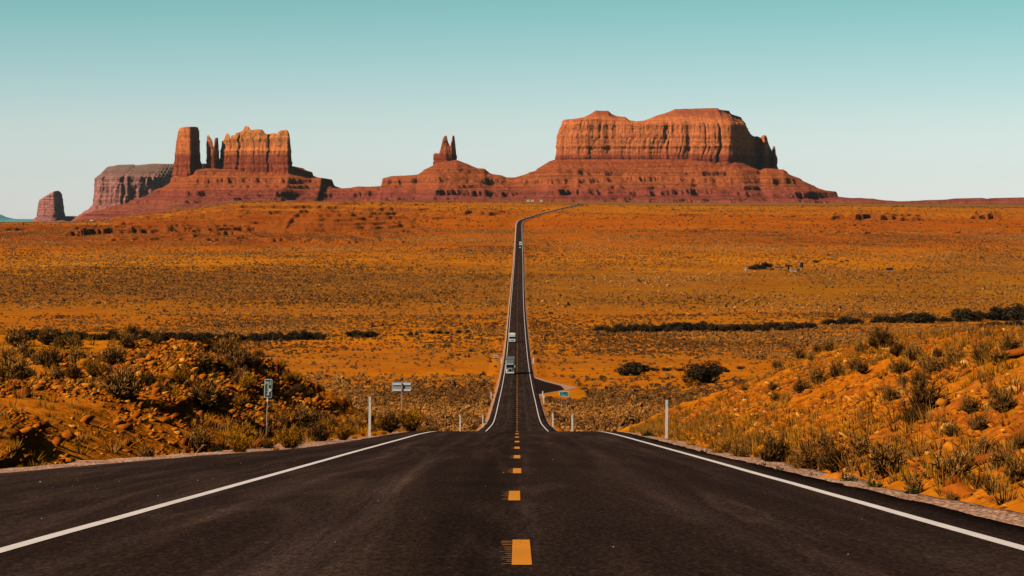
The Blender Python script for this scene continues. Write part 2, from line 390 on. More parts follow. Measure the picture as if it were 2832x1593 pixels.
M = dict(
    soil=mat_ground(), asphalt=mat_asphalt(), gravel=mat_gravel(),
    white_line=mat_paint("white_line_paint", (0.86, 0.72, 0.63), 0.24, 0.37),
    yellow_line=mat_paint("yellow_line_paint", (0.78, 0.25, 0.004), 0.26, 0.40),
    worn_line=mat_paint("worn_yellow_paint", (0.36, 0.12, 0.010), 0.36, 0.56),
    boulder=mat_boulder(),
    sage=mat_plant("grey_sage_twigs", (0.10, 0.038, 0.007), (0.54, 0.220, 0.038)),
    rabbit=mat_plant("yellow_brush_twigs", (0.24, 0.072, 0.003), (0.76, 0.285, 0.009)),
    darkb=mat_plant("dark_brush_twigs", (0.045, 0.018, 0.005), (0.26, 0.105, 0.018)),
    green=mat_plant("green_weed_leaves", (0.016, 0.022, 0.004), (0.060, 0.075, 0.012)),
    treem=mat_plant("tamarisk_foliage", (0.012, 0.009, 0.004), (0.095, 0.055, 0.018)),
    scrub=mat_plant("valley_scrub_twigs", (0.14, 0.052, 0.012), (0.68, 0.265, 0.052)),
    white_paint=plain("white_vehicle_paint", (0.80, 0.78, 0.74), 0.4, 0.4),
    grey_paint=plain("grey_vehicle_paint", (0.15, 0.145, 0.13), 0.45, 0.4),
    pale_metal=plain("weathered_aluminium", (0.55, 0.50, 0.47), 0.45, 0.5, 0.3),
    chrome=plain("bright_metal", (0.82, 0.80, 0.76), 0.35, 0.5, 0.0),
    glass=plain("dark_vehicle_glass", (0.012, 0.012, 0.012), 0.15, 0.5),
    tyre=plain("black_rubber", (0.015, 0.013, 0.012), 0.9, 0.1),
    lamp=plain("headlight_lens", (0.85, 0.82, 0.72), 0.2, 0.6),
    steel=plain("galvanised_post", (0.42, 0.37, 0.33), 0.55, 0.5, 0.3),
    post_white=plain("white_delineator_paint", (0.90, 0.76, 0.63), 0.6, 0.3),
    sign_green=plain("grey_green_sign_sheet", (0.050, 0.085, 0.062), 0.5, 0.4),
    sign_teal=plain("teal_sign_sheet", (0.002, 0.135, 0.160), 0.4, 0.4),
    sign_white=plain("white_sign_legend", (0.75, 0.76, 0.70), 0.5, 0.4),
    sign_cyan=plain("pale_sign_legend", (0.22, 0.62, 0.65), 0.5, 0.4),
    sign_back=plain("bare_sign_back", (0.42, 0.35, 0.32), 0.6, 0.3),
    wood_pale=plain("pale_weathered_boards", (0.60, 0.34, 0.17), 0.85, 0.1, var=0.25, scale=2),
    wood_dark=plain("dark_weathered_boards", (0.045, 0.020, 0.012), 0.9, 0.1),
    house_white=plain("whitewashed_wall", (0.75, 0.66, 0.56), 0.8, 0.2),
    dirt_track=plain("packed_dirt", (0.42, 0.17, 0.045), 1.0, 0.0, scale=0.3),
)

# ------------------------------------------------------------------ the lie of the land
# road profile: distance ahead -> height relative to the eye (which is 1 m above the asphalt)
PD = [0, 40, 80, 100, 110, 123, 150, 200, 250, 290, 333, 426, 520, 658, 818, 960, 1150, 1317, 1552, 1976, 2340, 2860, 3500]
PZ = [-1.0, -3.932, -6.87, -8.35, -9.11, -10.15, -12.5, -17.0, -21.1, -24.1, -27.2, -33.3, -37.4, -43.0, -48.2, -51.3, -53.6, -54.2, -54.2, -49.7, -43.0, -34.0, -21.9]
PD += [3620, 3720, 3900, 4120, 4300]
PZ += [-17.6, -14.9, -7.0, 2.4, 6.4]
prof = pchip(PD, PZ)
RPX = pchip([0, 1317, 2340, 3500, 3560, 3640, 3720, 3800, 3900, 4020, 4120, 4200, 4300], [1430, 1430, 1434.5, 1435.6, 1437, 1442, 1454, 1476, 1510, 1553, 1583, 1597, 1606])
def road_x(y):
    y = np.asarray(y, float); return (RPX(np.maximum(y, 0)) - CX) / FPX * y
aspL = pchip([0, 20, 40, 54, 67, 85, 110, 300], [9.6, 9.2, 7.75, 6.5, 5.1, 4.75, 4.55, 4.5])   # left edge of the asphalt
def aspR(y): return np.interp(y, [0, 20, 60, 110, 300], [4.35, 4.22, 4.1, 4.3, 4.55])
natL = pchip([0, 25, 40, 55, 68, 85, 100, 112, 125, 150, 200, 300], [-1.2, -3.0, -4.08, -4.46, -4.76, -5.02, -5.28, -5.7, -7.4, -11.6, -17.8, -25.6])
natR = pchip([0, 30, 51, 80, 100, 112, 125, 150, 200, 300], [0.8, -1.2, -2.5, -4.05, -5.2, -6.1, -7.9, -12.0, -18.0, -25.6])
# skyline of the tableland edge about 4.3 km out, and of the flats behind it (photograph columns -> rows)
EDX = [-900, 0, 200, 300, 332, 380, 479, 590, 664, 950, 1400, 1600, 1800, 2400, 2832, 3700]
EDY = [622, 617, 616, 613, 603, 597, 585, 570, 559, 560, 560, 565, 568, 571, 575, 580]
FLY = [616, 614, 613.5, 612, 600, 594, 582, 567, 556.5, 557, 557, 558, 560, 563, 566, 570]
def terrace(z, step, sharp):
    k = np.floor(z / step); f = z / step - k
    return (k + ss(0.5 - 0.5 * sharp, 0.5 + 0.5 * sharp, f)) * step
# ledges of bare rock below the tableland: (columns, rows) of the brow, face height in photograph pixels, saw-tooth depth
LEDGES = [([(180, 652), (300, 648), (430, 645), (547, 643)], 13, 18), ([(430, 650), (480, 652), (550, 656)], 9, 26), ([(200, 636), (330, 634), (520, 632)], 6, 16), ([(300, 664), (450, 663), (620, 665)], 5, 18), ([(560, 628), (660, 626), (780, 628)], 6, 18), ([(640, 662), (720, 664), (800, 668)], 6, 22), ([(1060, 640), (1110, 643), (1180, 648)], 5, 22), ([(1060, 668), (1140, 672), (1260, 676)], 4, 20), ([(560, 646), (640, 648), (705, 652)], 7, 20),
          ([(312, 616), (360, 615), (428, 614)], 8, 22), ([(620, 605), (700, 604), (790, 606)], 4, 18), ([(790, 640), (850, 630), (870, 622)], 6, 20),
          ([(868, 605), (950, 607), (1062, 614)], 5, 60), ([(882, 617), (1000, 621), (1145, 632)], 7, 60), ([(985, 650), (1010, 656), (1048, 668)], 12, 50),
          ([(820, 676), (900, 674), (1000, 677)], 4, 20), ([(840, 690), (920, 688), (980, 690)], 3.5, 20), ([(1272, 592), (1330, 594), (1385, 596)], 6, 50), ([(1100, 596), (1150, 597)], 4, 40),
          ([(2290, 606), (2332, 607)], 5, 50), ([(2345, 607), (2410, 606), (2478, 608)], 9, 60), ([(2484, 611), (2566, 612)], 8, 45), ([(2440, 600), (2560, 601)], 4, 40), ([(2685, 605), (2725, 604), (2768, 606)], 11, 60),
          ([(2225, 645), (2350, 647), (2476, 648)], 4, 40), ([(2543, 645), (2660, 647), (2782, 648)], 4, 40), ([(1850, 596), (2100, 598), (2250, 600)], 3, 24), ([(1890, 640), (1960, 642)], 5, 40), ([(1500, 600), (1640, 604), (1800, 603)], 3, 20)]
_LY = []
def terrain(x, y, detail=True):
    x = np.asarray(x, float); y = np.asarray(y, float)
    yy = np.maximum(y, 1.0)
    xr = x - road_x(y); ax = np.abs(xr)
    p = prof(np.minimum(y, 4300))
    px = CX + FPX * x / yy
    # --- far: from 2.6 km on, blend to the traced skyline
    e = np.interp(px, EDX, EDY); fl = np.interp(px, EDX, FLY)
    row_p = HY - FPX * prof(np.minimum(yy, 3300)) / yy
    row3 = HY - FPX * float(prof(3300)) / 3300
    t = ss(0.0, 1.0, (yy - 3300) / 1000.0)
    rw = row3 + (e - row3) * np.clip((yy - 3300) / 1000.0, 0, 1) ** 0.9
    t2 = np.clip((yy - 4300) / 3200.0, 0, 1)
    rw = np.where(yy > 4300, e + (fl - e) * t2, rw)
    row = np.where(yy > 3300, rw, row_p)
    z = (HY - row) / FPX * yy
    # follow the road bench where the road climbs the edge
    rz = p - 0.5
    k = (1 - ss(9, 45, ax)) * ss(3200, 3400, yy) * (1 - ss(4150, 4300, yy))
    z = z * (1 - k) + rz * k
    if detail:
        far = ss(300, 700, yy)
        und = fbm(x / 160, y / 260, oct=4, s=3) * 2.2 * far * ss(8, 60, ax) * (1 - 0.5 * ss(4300, 5200, yy))
        und *= 0.25 + 0.75 * ss(700, 2200, yy)
        und *= 1 - (ss(540, 580, yy) * ss(760, 730, yy) * ss(26, 15, xr) * (xr > 0))
        z = z + und
        # badlands: stepped beds below the tableland edge
        bl = ss(2900, 3150, yy) * (1 - ss(4230, 4330, yy)) * ss(12, 90, ax)
        side = 0.35 + 0.65 * ss(1450, 1150, px) + 0.3 * ss(1900, 2500, px)
        mask = np.clip(bl * side, 0, 1)
        w = fbm(x / 150, y / 300, oct=3, s=9) * 5.0 + fbm(x / 34, y / 70, oct=3, s=10) * 1.5 + fbm(x / 9, y / 14, oct=3, s=12) * 0.42
        pres = ss(-0.15, 0.15, fbm(x / 110, y / 130, oct=3, s=14) + 0.25 * side - 0.12)
        k0 = np.floor((z + w + 40) / 7.5)
        zt = terrace(z + w + 40, 7.5, 0.045) - 40 - w
        mk = mask * pres * (0.32 + 0.40 * ss(1250, 1050, px))
        z = z * (1 - mk) + zt * mk
        for (pts, hp, saw), (lx, ly) in zip(LEDGES, _LY):
            sel = (px > lx[0] - 12) & (px < lx[-1] + 12) & (yy > min(ly) - 120) & (yy < max(ly) + 420)
            if not np.any(sel): continue
            P_, Y_ = px[sel], yy[sel]
            yl = np.interp(P_, lx, ly) + noise(P_ / 11.0, P_ * 0, s=int(lx[0])) * (11 if saw < 40 else 5) + noise(P_ / 4.2, P_ * 0, s=int(lx[0]) + 1) * 4 + noise(P_ / 37.0, P_ * 0, s=int(lx[0]) + 2) * 24
            sp_ = 26 + 12 * noise(P_ / 60, P_ * 0, s=7); fr = np.mod((P_ - lx[0]) / (34.0 if saw < 40 else 78.0) + 0.45 * noise(P_ / 29.0, P_ * 0, s=8 + int(saw)), 1.0)
            yl = yl + saw * (0.5 if saw < 40 else 1.0) * (np.where(fr < 0.72, fr / 0.72, (1 - fr) / 0.28) - 0.5)
            A = 1.5 * hp / FPX * yl * ss(lx[0] - 10, lx[0] + 14, P_) * ss(lx[-1] + 10, lx[-1] - 14, P_) * (0.72 + 0.5 * noise(P_ / 23.0, P_ * 0, s=9 + int(hp * 7)))
            q_ = Y_ - yl
            z[sel] = z[sel] + A * (ss(-0.5, 3.2, q_) * np.exp(-np.maximum(q_, 0) / 150) - 0.25 * np.exp(-np.maximum(-q_, 0) / 30) * (q_ < 0) - 0.25 * (q_ >= 0) * np.exp(-np.maximum(q_, 0) / 30))
        # the round red knoll left of the road
        kx, ky = (905 - CX) / FPX * 3350, 3350
        kr = np.hypot((x - kx) / 1.25, (y - ky) / 1.6) + fbm(x / 20, y / 40, oct=3, s=21) * 9
        kn = np.clip(1 - kr / 78, 0, 1)
        kz = kn * 26 + fbm(x / 12, y / 20, oct=3, s=23) * 1.2 * (kn > 0); kz = kz * 0.5 + terrace(kz, 5.0, 0.08) * 0.5
        z = z + kz
    # --- middle: valley floor, road on a low bank
    tb = 8.0 * ss(560, 610, y) * ss(745, 690, y) * (xr > 0)
    vz = z - 0.45 * ss(6 + tb, 9 + tb, ax) - 0.12
    if detail:
        vz = vz + fbm(x / 14, y / 22, oct=4, s=5) * 0.55 * ss(7, 20, ax) * ss(230, 330, yy)
        # the dry wash
        wy = 1075 + fbm(x / 90, x * 0 + 3, oct=3, s=33) * 26 + np.where(x > 0, np.maximum(0, x - 60) * 1.25, 0)
        vz = vz - 0.3 * np.exp(-((y - wy) / 9.0) ** 2) * ss(10, 30, ax)
    # --- near: the road cut through the rise
    nl = natL(y); nr = natR(y)
    left = xr < 0
    foot = np.where(left, aspL(y) + 1.5, aspR(y) + 0.75)
    calm = np.where(left, ss(56, 74, y), 1.0)
    slope = np.where(left, 0.40 + 0.15 * calm, 0.43)
    nat = np.where(left, nl, nr) + 0.035 * np.maximum(ax - 9, 0)
    if detail:
        amp = ss(0.3, 2.5, ax - foot)
        nat = nat + fbm(x / 7, y / 9, oct=3, s=41) * 0.55 + fbm(x / 1.6, y / 1.6, oct=3, s=42) * 0.10
        rough = fbm(x / 2.6, y / 3.2, oct=5, s=44, gain=0.62)
        cutz = p - 0.10 + slope * np.maximum(ax - foot, 0) + amp * rough * np.where(left, 0.22 + 0.45 * calm, 0.50)
        # bedding ledges in the left cut
        lz = cutz + 0.055 * y
        mx = 0.34 * calm
        cutz = np.where(left, cutz * (1 - mx) + mx * (terrace(lz + rough * 0.4, 0.85, 0.18) - 0.055 * y), cutz)
    else:
        cutz = p - 0.10 + slope * np.maximum(ax - foot, 0)
    h = 0.35
    dd = np.clip((cutz - nat) / h, -1, 1)
    near = np.where(dd >= 1, nat, np.where(dd <= -1, cutz, cutz - h * (dd + 1) ** 2 / 4))
    near = np.minimum(near, np.maximum(cutz, nat))
    if detail:
        # undercut sandstone lip in the left foreground
        qx = x + 8.95; qy = y - 50.0
        dln = (qx * 0.80 + qy * 0.10) + fbm(x / 1.2, y / 1.2, oct=3, s=51) * 0.22
        lip = ss(0.16, -0.10, dln) * np.exp(-((qy) / 3.5) ** 2) * 0.30
        near = near + lip * left * (ax > foot + 0.2)
    flat = p - 0.10 - 0.5 * ss(foot, foot + 3, ax)
    kk = ss(215, 300, y)
    z = near * (1 - kk) + vz * kk
    # bed below the pavement
    on = np.where(left, aspL(y), aspR(y))
    bed = p - 0.14 - 0.00012 * yy
    bed2 = 1 - ss(on - 0.05, on + 0.55, ax)
    z = np.where(y < 4290, z * (1 - bed2) + np.minimum(bed, z + 99) * bed2, z)
    # drop under the gravel verge
    return z
for pts_, hp_, saw_ in LEDGES:
    ly_ = []
    for a_, b_ in pts_:
        yv_ = np.linspace(2800, 4280, 1500); zv_ = terrain((a_ - CX) / FPX * yv_, yv_, False)
        ly_.append(float(yv_[int(np.argmax(zv_ >= (HY - b_) / FPX * yv_))]))
    _LY.append(([a_ for a_, _ in pts_], ly_))
def ground_at(x, y): return float(terrain(np.array([x]), np.array([y]))[0])
_cols = {}
def at(px, py, lo=30.0, hi=4200.0):
    """the point of the ground that shows at a photograph pixel"""
    ys = np.exp(np.linspace(math.log(lo), math.log(hi), 2600))
    xs = (px - CX) / FPX * ys
    z = terrain(xs, ys)
    ray = (HY - py) / FPX * ys
    hit = np.nonzero(z >= ray)[0]
    i = int(hit[0]) if len(hit) else int(np.argmin(ray - z))
    return float(xs[i]), float(ys[i]), float(z[i])

# ------------------------------------------------------------------ ground sheet
def build_ground():
    ys = [3.0]
    while ys[-1] < 45000:
        y = ys[-1]
        ys.append(y + (max(0.08, y * 0.0036) if y < 130 else y * 0.006 if y < 333 else y * 0.0032 if y < 2850 else 3.6 if y < 4360 else y * 0.02))
    ys = np.array(ys)
    tmid = np.linspace(-0.2, 0.2, 860)
    side = 0.2 * (1 + np.linspace(0.01, 1, 40) ** 1.5 * 2.5)
    ts = np.concatenate([-side[::-1], tmid, side])
    X = ts[None, :] * ys[:, None]; Y = np.repeat(ys[:, None], len(ts), 1)
    # near the camera the fan is too narrow: widen it
    X = X + np.sign(ts)[None, :] * np.abs(ts)[None, :] / 0.2 * np.maximum(0, 14 - ys[:, None] * 0.2) * 1.0
    Z = terrain(X, Y)
    V = np.stack([X, Y, Z], -1).reshape(-1, 3)
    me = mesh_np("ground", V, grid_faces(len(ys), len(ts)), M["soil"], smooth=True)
    o = link("ground", me); tag(o, kind="structure")
    return o
build_ground()

# ------------------------------------------------------------------ road, verges, paint
def yrows(y0, y1, k=0.012, mn=0.5):
    ys = [y0]
    while ys[-1] < y1: ys.append(min(y1, ys[-1] + max(mn, abs(ys[-1]) * k)))
    return np.array(ys)
def frame_at(ys):
    xc = road_x(ys); e = 0.5
    dx = (road_x(ys + e) - road_x(ys - e)) / (2 * e)
    n = np.sqrt(1 + dx * dx)
    return xc, 1 / n, -dx / n           # right-hand normal (nx, ny)
def ribbon(name, mat, ys, offs, lift, kind="structure", skirt=0.0, uv=False, zoff=None):
    """offs: rows x cols signed offsets from the centre line"""
    xc, nx, ny = frame_at(ys)
    offs = np.broadcast_to(offs, (len(ys), np.shape(offs)[-1]))
    X = xc[:, None] + offs * nx[:, None]; Y = ys[:, None] + offs * ny[:, None]
    Z = prof(ys)[:, None] + lift + 0.00002 * np.abs(ys[:, None]) + np.zeros_like(offs)
    if zoff is not None: Z = Z + zoff
    V = np.stack([X, Y, Z], -1).reshape(-1, 3)
    me = mesh_np(name, V, grid_faces(len(ys), offs.shape[1])[:, ::-1][:, [0, 1, 2, 3]], mat)
    if uv:
        l = me.uv_layers.new(name="road")
        vi = np.empty(len(me.loops), np.int32); me.loops.foreach_get("vertex_index", vi)
        U = np.stack([offs, np.repeat(ys[:, None], offs.shape[1], 1)], -1).reshape(-1, 2)[vi]
        l.data.foreach_set("uv", U.astype(np.float32).ravel())
    o = link(name, me); tag(o, kind=kind); return o
ys = yrows(-12, 4290, 0.010, 0.6)
L = aspL(np.maximum(ys, 0)); Rr = aspR(np.maximum(ys, 0))
ragL = fbm(ys / 0.9, ys * 0, oct=3, s=61) * 0.07; ragR = fbm(ys / 0.9, ys * 0 + 9, oct=3, s=62) * 0.07
cs = np.linspace(0, 1, 25)
offs = (-(L + ragL))[:, None] * (1 - cs)[None, :] + (Rr + ragR)[:, None] * cs[None, :]
offs = np.concatenate([offs[:, :1] - 0.05, offs, offs[:, -1:] + 0.05], 1)
zo = np.zeros_like(offs); zo[:, 0] = -0.15; zo[:, -1] = -0.15
ribbon("road", M["asphalt"], ys, offs, 0.0, uv=True, zoff=zo)
# gravel verges: slope gently out and dive under the soil along a ragged line
for sgn, E, wid, s in ((-1, L, 1.55, 63), (1, Rr, 0.75, 64)):
    yv = ys
    wv = wid * (1 + 0.35 * fbm(yv / 5, yv * 0, oct=3, s=s)) * np.interp(yv, [0, 80, 115, 300, 3000], [1, 1, 0.8, 0.36 if sgn < 0 else 0.62, 0.6])
    k = np.array([0, 0.25, 0.5, 0.75, 1.0, 1.25])
    of = sgn * (E[:, None] - 0.03 + k[None, :] * wv[:, None])
    zg = -0.02 - 0.02 * k[None, :] + fbm(of / 0.25 + 50, yv[:, None] / 0.35 + np.zeros_like(of), oct=3, s=s + 5) * 0.025 * np.minimum(1, k[None, :] * 4)
    zg[:, 0] = -0.035; zg[:, -1] = -0.45
    zg = zg - np.where(yv[:, None] > 250, 0.10 * k[None, :], 0)
    ribbon("road_verge", M["gravel"], yv, of, 0.0, zoff=zg)
# white edge lines
yl = yrows(-12, 4290, 0.010, 0.6)
for sgn in (-1, 1):
    w = np.interp(yl, [0, 600, 3000], [0.062, 0.075, 0.16])
    off = sgn * (3.56 + 0.012 * fbm(yl / 7, yl * 0, oct=2, s=70 + sgn))
    ribbon("road_edge_line", M["white_line"], yl, np.stack([off - w, off + w], 1), 0.005)
# yellow dashes, each a painted mark
V, F, V2, F2 = [], [], [], []
y0 = 16.95 - 11.65
k = 0
while y0 < 2400:
    sg = yrows(y0, y0 + 3.2, 0.02, 0.8)
    w = 0.064 if y0 < 400 else 0.10
    xo = {1: 0.03, 2: -0.03}.get(k, 0.0)
    xc, nx, ny = frame_at(sg)
    for (VV, FF, a, b) in ((V, F, xo - w, xo + w), (V2, F2, xo - w - 0.11, xo - w - 0.005)):
        if VV is V2:
            if y0 > 75: continue
            for q in range(13):
                ya = y0 + 0.1 + q * 0.235; yb = ya + rng.uniform(0.05, 0.12); xa = -w - 0.09 * rng.uniform(0.3, 1.0) + float(np.mean(xo)) ; b_ = len(V2)
                for yy in (ya, yb):
                    zz = float(prof(yy)) + 0.0045; c0 = float(road_x(yy))
                    V2.append((c0 + xa, yy, zz)); V2.append((c0 + float(np.mean(xo)) - w - 0.004, yy, zz))
                F2.append((b_, b_ + 1, b_ + 3, b_ + 2))
            continue
        bs = len(VV)
        for i, yy in enumerate(sg):
            zz = float(prof(yy)) + (0.005 if VV is V else 0.0045) + 0.00002 * yy
            VV.append((xc[i] + a, yy, zz)); VV.append((xc[i] + b, yy, zz))
            if i: FF.append((bs + 2*i - 2, bs + 2*i - 1, bs + 2*i + 1, bs + 2*i))
    y0 += 11.65; k += 1
tag(link("road_centre_markings", mesh_np("road_centre_markings", V, F, M["yellow_line"])), kind="structure")
tag(link("road_worn_markings", mesh_np("road_worn_markings", V2, F2, M["worn_line"])), kind="structure")
# paved turnout on the right beyond the crest
def patch(name, mat, outline, lift, n=14):
    """outline: left and right ends per row (y, x0, x1)"""
    yy = yrows(outline[0][0], outline[-1][0], 0.0, 3.0)
    a = np.interp(yy, [o[0] for o in outline], [o[1] for o in outline]); b = np.interp(yy, [o[0] for o in outline], [o[2] for o in outline])
    c = np.linspace(0, 1, n)
    of = a[:, None] * (1 - c) + b[:, None] * c
    return ribbon(name, mat, yy, of, lift, zoff=-0.01 - 0.03 * c[None, :] * np.ones_like(of))
patch("turnout_pavement", M["asphalt"], [(582, 4.3, 4.4), (590, 4.3, 5.6), (622, 4.3, 10.9), (652, 4.3, 10.6), (690, 4.3, 7.0), (722, 4.3, 4.5)], -0.012)
patch("turnout_verge", M["gravel"], [(566, 4.4, 4.9), (590, 4.4, 5.9), (622, 4.4, 11.6), (640, 4.4, 14.4), (656, 4.4, 12.6), (696, 4.4, 7.8), (735, 4.4, 5.0)], -0.06)
# dirt track that meets the road far out on the left
def track(name, pts, w):
    P = np.array([at(px, py) for px, py in pts])
    t = np.linspace(0, len(P) - 1, 60); xs = np.interp(t, range(len(P)), P[:, 0]); yv = np.interp(t, range(len(P)), P[:, 1])
    c = np.linspace(-1, 1, 4)
    X = np.repeat(xs[:, None], 4, 1); Y = yv[:, None] + c[None, :] * w
    Z = terrain(X, Y) + 0.5
    return tag(link(name, mesh_np(name, np.stack([X, Y, Z], -1).reshape(-1, 3), grid_faces(60, 4), M["dirt_track"])), kind="structure")
track("dirt_track", [(1150, 634), (1250, 637), (1350, 639), (1426, 640)], 7)

# ------------------------------------------------------------------ mesas and buttes
def px2x(px, d): return (px - CX) / FPX * d
def row2z(row, d): return (HY - row) / FPX * d
DM = 8000.0
cliff = [(60, (0.30, 0.070, 0.030)), (105, (0.36, 0.080, 0.028)), (128, (0.30, 0.068, 0.028)), (152, (0.30, 0.068, 0.028)), (162, (0.56, 0.160, 0.050)), (215, (0.66, 0.205, 0.060)), (262, (0.64, 0.195, 0.056)), (280, (0.42, 0.115, 0.042)), (330, (0.42, 0.135, 0.055))]
cliff = [(z, tuple(min(0.9, c * (1.36 if i == 0 else 1.18)) for i, c in enumerate(col))) for z, col in cliff]
M["cliff"] = mat_rock("red_sandstone", cliff, 40, 340, 0.45)
M["castle"] = mat_rock("sunlit_orange_sandstone", [(z, (min(0.92, col[0] * 1.32), col[1] * 1.27, col[2] * 1.12) if z > 158 else col) for z, col in cliff], 40, 340, 0.35)  # upper cliff colours brightened: stronger front sunlight painted into the rock
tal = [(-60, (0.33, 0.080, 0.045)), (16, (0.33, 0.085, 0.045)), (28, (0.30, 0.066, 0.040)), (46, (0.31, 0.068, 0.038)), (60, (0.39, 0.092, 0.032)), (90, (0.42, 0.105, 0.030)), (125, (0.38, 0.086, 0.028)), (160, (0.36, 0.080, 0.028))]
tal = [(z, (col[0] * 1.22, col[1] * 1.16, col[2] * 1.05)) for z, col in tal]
M["talus"] = mat_rock("red_talus", tal, -60, 170, 0.55, bed=(0.58, 1.22))  # strong dark beds paint overhang shade of the ledges into the colour
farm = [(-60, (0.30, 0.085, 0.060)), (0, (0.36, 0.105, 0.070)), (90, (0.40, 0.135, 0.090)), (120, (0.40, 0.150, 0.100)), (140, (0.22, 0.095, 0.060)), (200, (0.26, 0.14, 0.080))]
farm = [(z, (col[0] * 1.55, col[1] * 1.78, col[2] * 2.0)) for z, col in farm]  # raised green and blue paint distance haze into the rock colour
M["far_rock"] = mat_rock("haze_tinted_rock", farm, -80, 220, 0.55, 0.8)

def butte(name, label, D, plan, sky, rim=None, zb=None, mat=None, flare=8.0, flute=9.0, ds=2.2, nv=46, yc=0.0, cap_n=9, seed=0, fl_scale=1.0, strata=2.0, kind="structure"):
    P = np.array([(px2x(px, D + dy), D + dy) for px, dy in plan])
    # chamfer the corners, then resample by arc length
    Q = []
    n = len(P)
    for i in range(n):
        a, b, c = P[i - 1], P[i], P[(i + 1) % n]
        Q.append(b + (a - b) * 0.12); Q.append(b + (c - b) * 0.12)
    Q = np.array(Q + [Q[0]])
    seg = np.hypot(*np.diff(Q, axis=0).T); s = np.concatenate([[0], np.cumsum(seg)])
    m = int(s[-1] / ds); t = np.linspace(0, s[-1], m, endpoint=False)
    X = np.interp(t, s, Q[:, 0]); Y = np.interp(t, s, Q[:, 1])
    kern = np.array([1, 2, 3, 2, 1]) / 9.0
    for _ in range(3):
        X = sum(np.roll(X, i - 2) * kern[i] for i in range(5)); Y = sum(np.roll(Y, i - 2) * kern[i] for i in range(5))
    tx = np.roll(X, -1) - np.roll(X, 1); ty = np.roll(Y, -1) - np.roll(Y, 1); ln = np.hypot(tx, ty) + 1e-9
    nx, ny = ty / ln, -tx / ln
    area = np.sum(X * np.roll(Y, -1) - Y * np.roll(X, -1))
    if area < 0: nx, ny = -nx, -ny
    zb = zb if zb is not None else 60.0
    def H(X, Y, tab): 
        px = CX + FPX * X / Y
        return row2z(np.interp(px, [a for a, _ in tab], [b for _, b in tab]), Y)
    rings = []
    vs = np.linspace(0, 1, nv)
    top = H(X, Y, rim or sky)
    for v in vs:
        z = zb + v * (top - zb)
        fx = X / (26 * fl_scale); fy = Y / (26 * fl_scale)
        r1 = 1 - np.abs(noise(fx, fy, z / 300.0, s=seed)) * 2        # sharp ribs
        r2 = fbm(X / (9 * fl_scale), Y / (9 * fl_scale), z / 60.0, oct=3, s=seed + 5)
        r3 = noise(X / (70 * fl_scale), Y / (70 * fl_scale), z / 250.0, s=seed + 9)
        bed = noise(z / 7.0, z * 0 + seed, s=seed + 3) * strata + noise(z / 2.6 + X / 200, z * 0 + 5, s=seed + 4) * strata * 0.5
        d = flute * (0.25 * r1 + 0.35 * r2 + 0.6 * r3) + bed
        wx = X + 11 * fl_scale * noise(z / 45.0 + X / 300, z * 0 + 2, s=seed + 31) + 5 * fl_scale * noise(z / 14.0, X / 90, s=seed + 32)
        n1 = noise(wx / (34 * fl_scale), Y / (34 * fl_scale), z / 500.0, s=seed + 21); n2 = noise(wx / (15 * fl_scale), Y / (15 * fl_scale), z / 260.0, s=seed + 23)
        d = d - flute * (1.0 * np.exp(-(n1 / 0.06) ** 2) * ss(-0.3, 0.3, noise(X / 60, Y / 60, z / 90.0, s=seed + 27)) + 0.28 * np.exp(-(n2 / 0.10) ** 2))
        d = d + flute * 0.55 * np.round(fbm(X / (22 * fl_scale), Y / (22 * fl_scale), z / 120.0, oct=2, s=seed + 25) * 3) / 3
        d = d + flare * (1 - v) ** 1.6 - 2.5 * ss(0.94, 1.0, v)
        d = d * np.minimum(1, (top - zb) / 60.0)
        rings.append(np.stack([X + nx * d, Y + ny * d, z], -1))
    last = rings[-1]
    yc_ = D + yc if np.isscalar(yc) else D + np.interp(CX + FPX * last[:, 0] / last[:, 1], [a for a, _ in yc], [b for _, b in yc])
    for k in range(1, cap_n + 1):
        t = k / cap_n
        Yk = last[:, 1] * (1 - t) + yc_ * t
        Hk = H(last[:, 0], yc_ + 0 * Yk, sky) if rim else H(last[:, 0], Yk, sky)
        f = terrace(np.array([t * 1.0]), 0.25, 0.45)[0] if rim else t
        f = 0.35 * t + 0.65 * f if rim else t
        z = last[:, 2] * (1 - f) + Hk * f
        w = np.sin(math.pi * min(t, 1)) if k < cap_n else 0.3
        z = z + fbm(last[:, 0] / 14, Yk / 14, oct=3, s=seed + 11) * (3.0 if rim else 1.2) * w
        rings.append(np.stack([last[:, 0], Yk, z], -1))
    V = np.concatenate(rings)
    F = grid_faces(len(rings), m, wrap=True)
    if area < 0: F = F[:, ::-1]
    o = link(name, mesh_np(name, V, F, mat or M["cliff"]))
    return tag(o, label, "butte" if "butte" in name or "spire" in name else "mesa", kind=kind)
def tr(pts, ox, oy, s): return [(ox + x / s, oy + y / s) for x, y in pts]

# skylines traced from the photograph (columns, rows)
E_ = lambda p: tr(p, 480, 330, 4.674)
C_ = lambda p: tr(p, 1500, 270, 3.0306)
B_ = lambda p: tr(p, 900, 300, 3.45)
A_ = lambda p: tr(p, 0, 300, 2.7116)
tower = E_([(20, 480), (45, 330), (60, 200), (78, 132), (120, 112), (200, 100), (290, 98), (328, 108), (338, 130), (350, 250)])
butte("rock_tower", "tall square red rock tower standing alone beside the thin spires", DM, [(488, -16), (516, -46), (529, -52), (551, 26), (550, 70), (500, 76), (486, 30)], tower, zb=62, flare=11, flute=5, seed=1, yc=8, ds=1.6, strata=1.2)
spires = E_([(418, 480), (426, 420), (432, 330), (436, 232), (446, 208), (462, 208), (478, 244), (498, 268), (508, 298), (500, 345), (522, 362), (527, 398), (533, 330), (536, 262), (550, 240), (580, 240), (585, 330), (592, 400), (598, 500), (606, 620)])
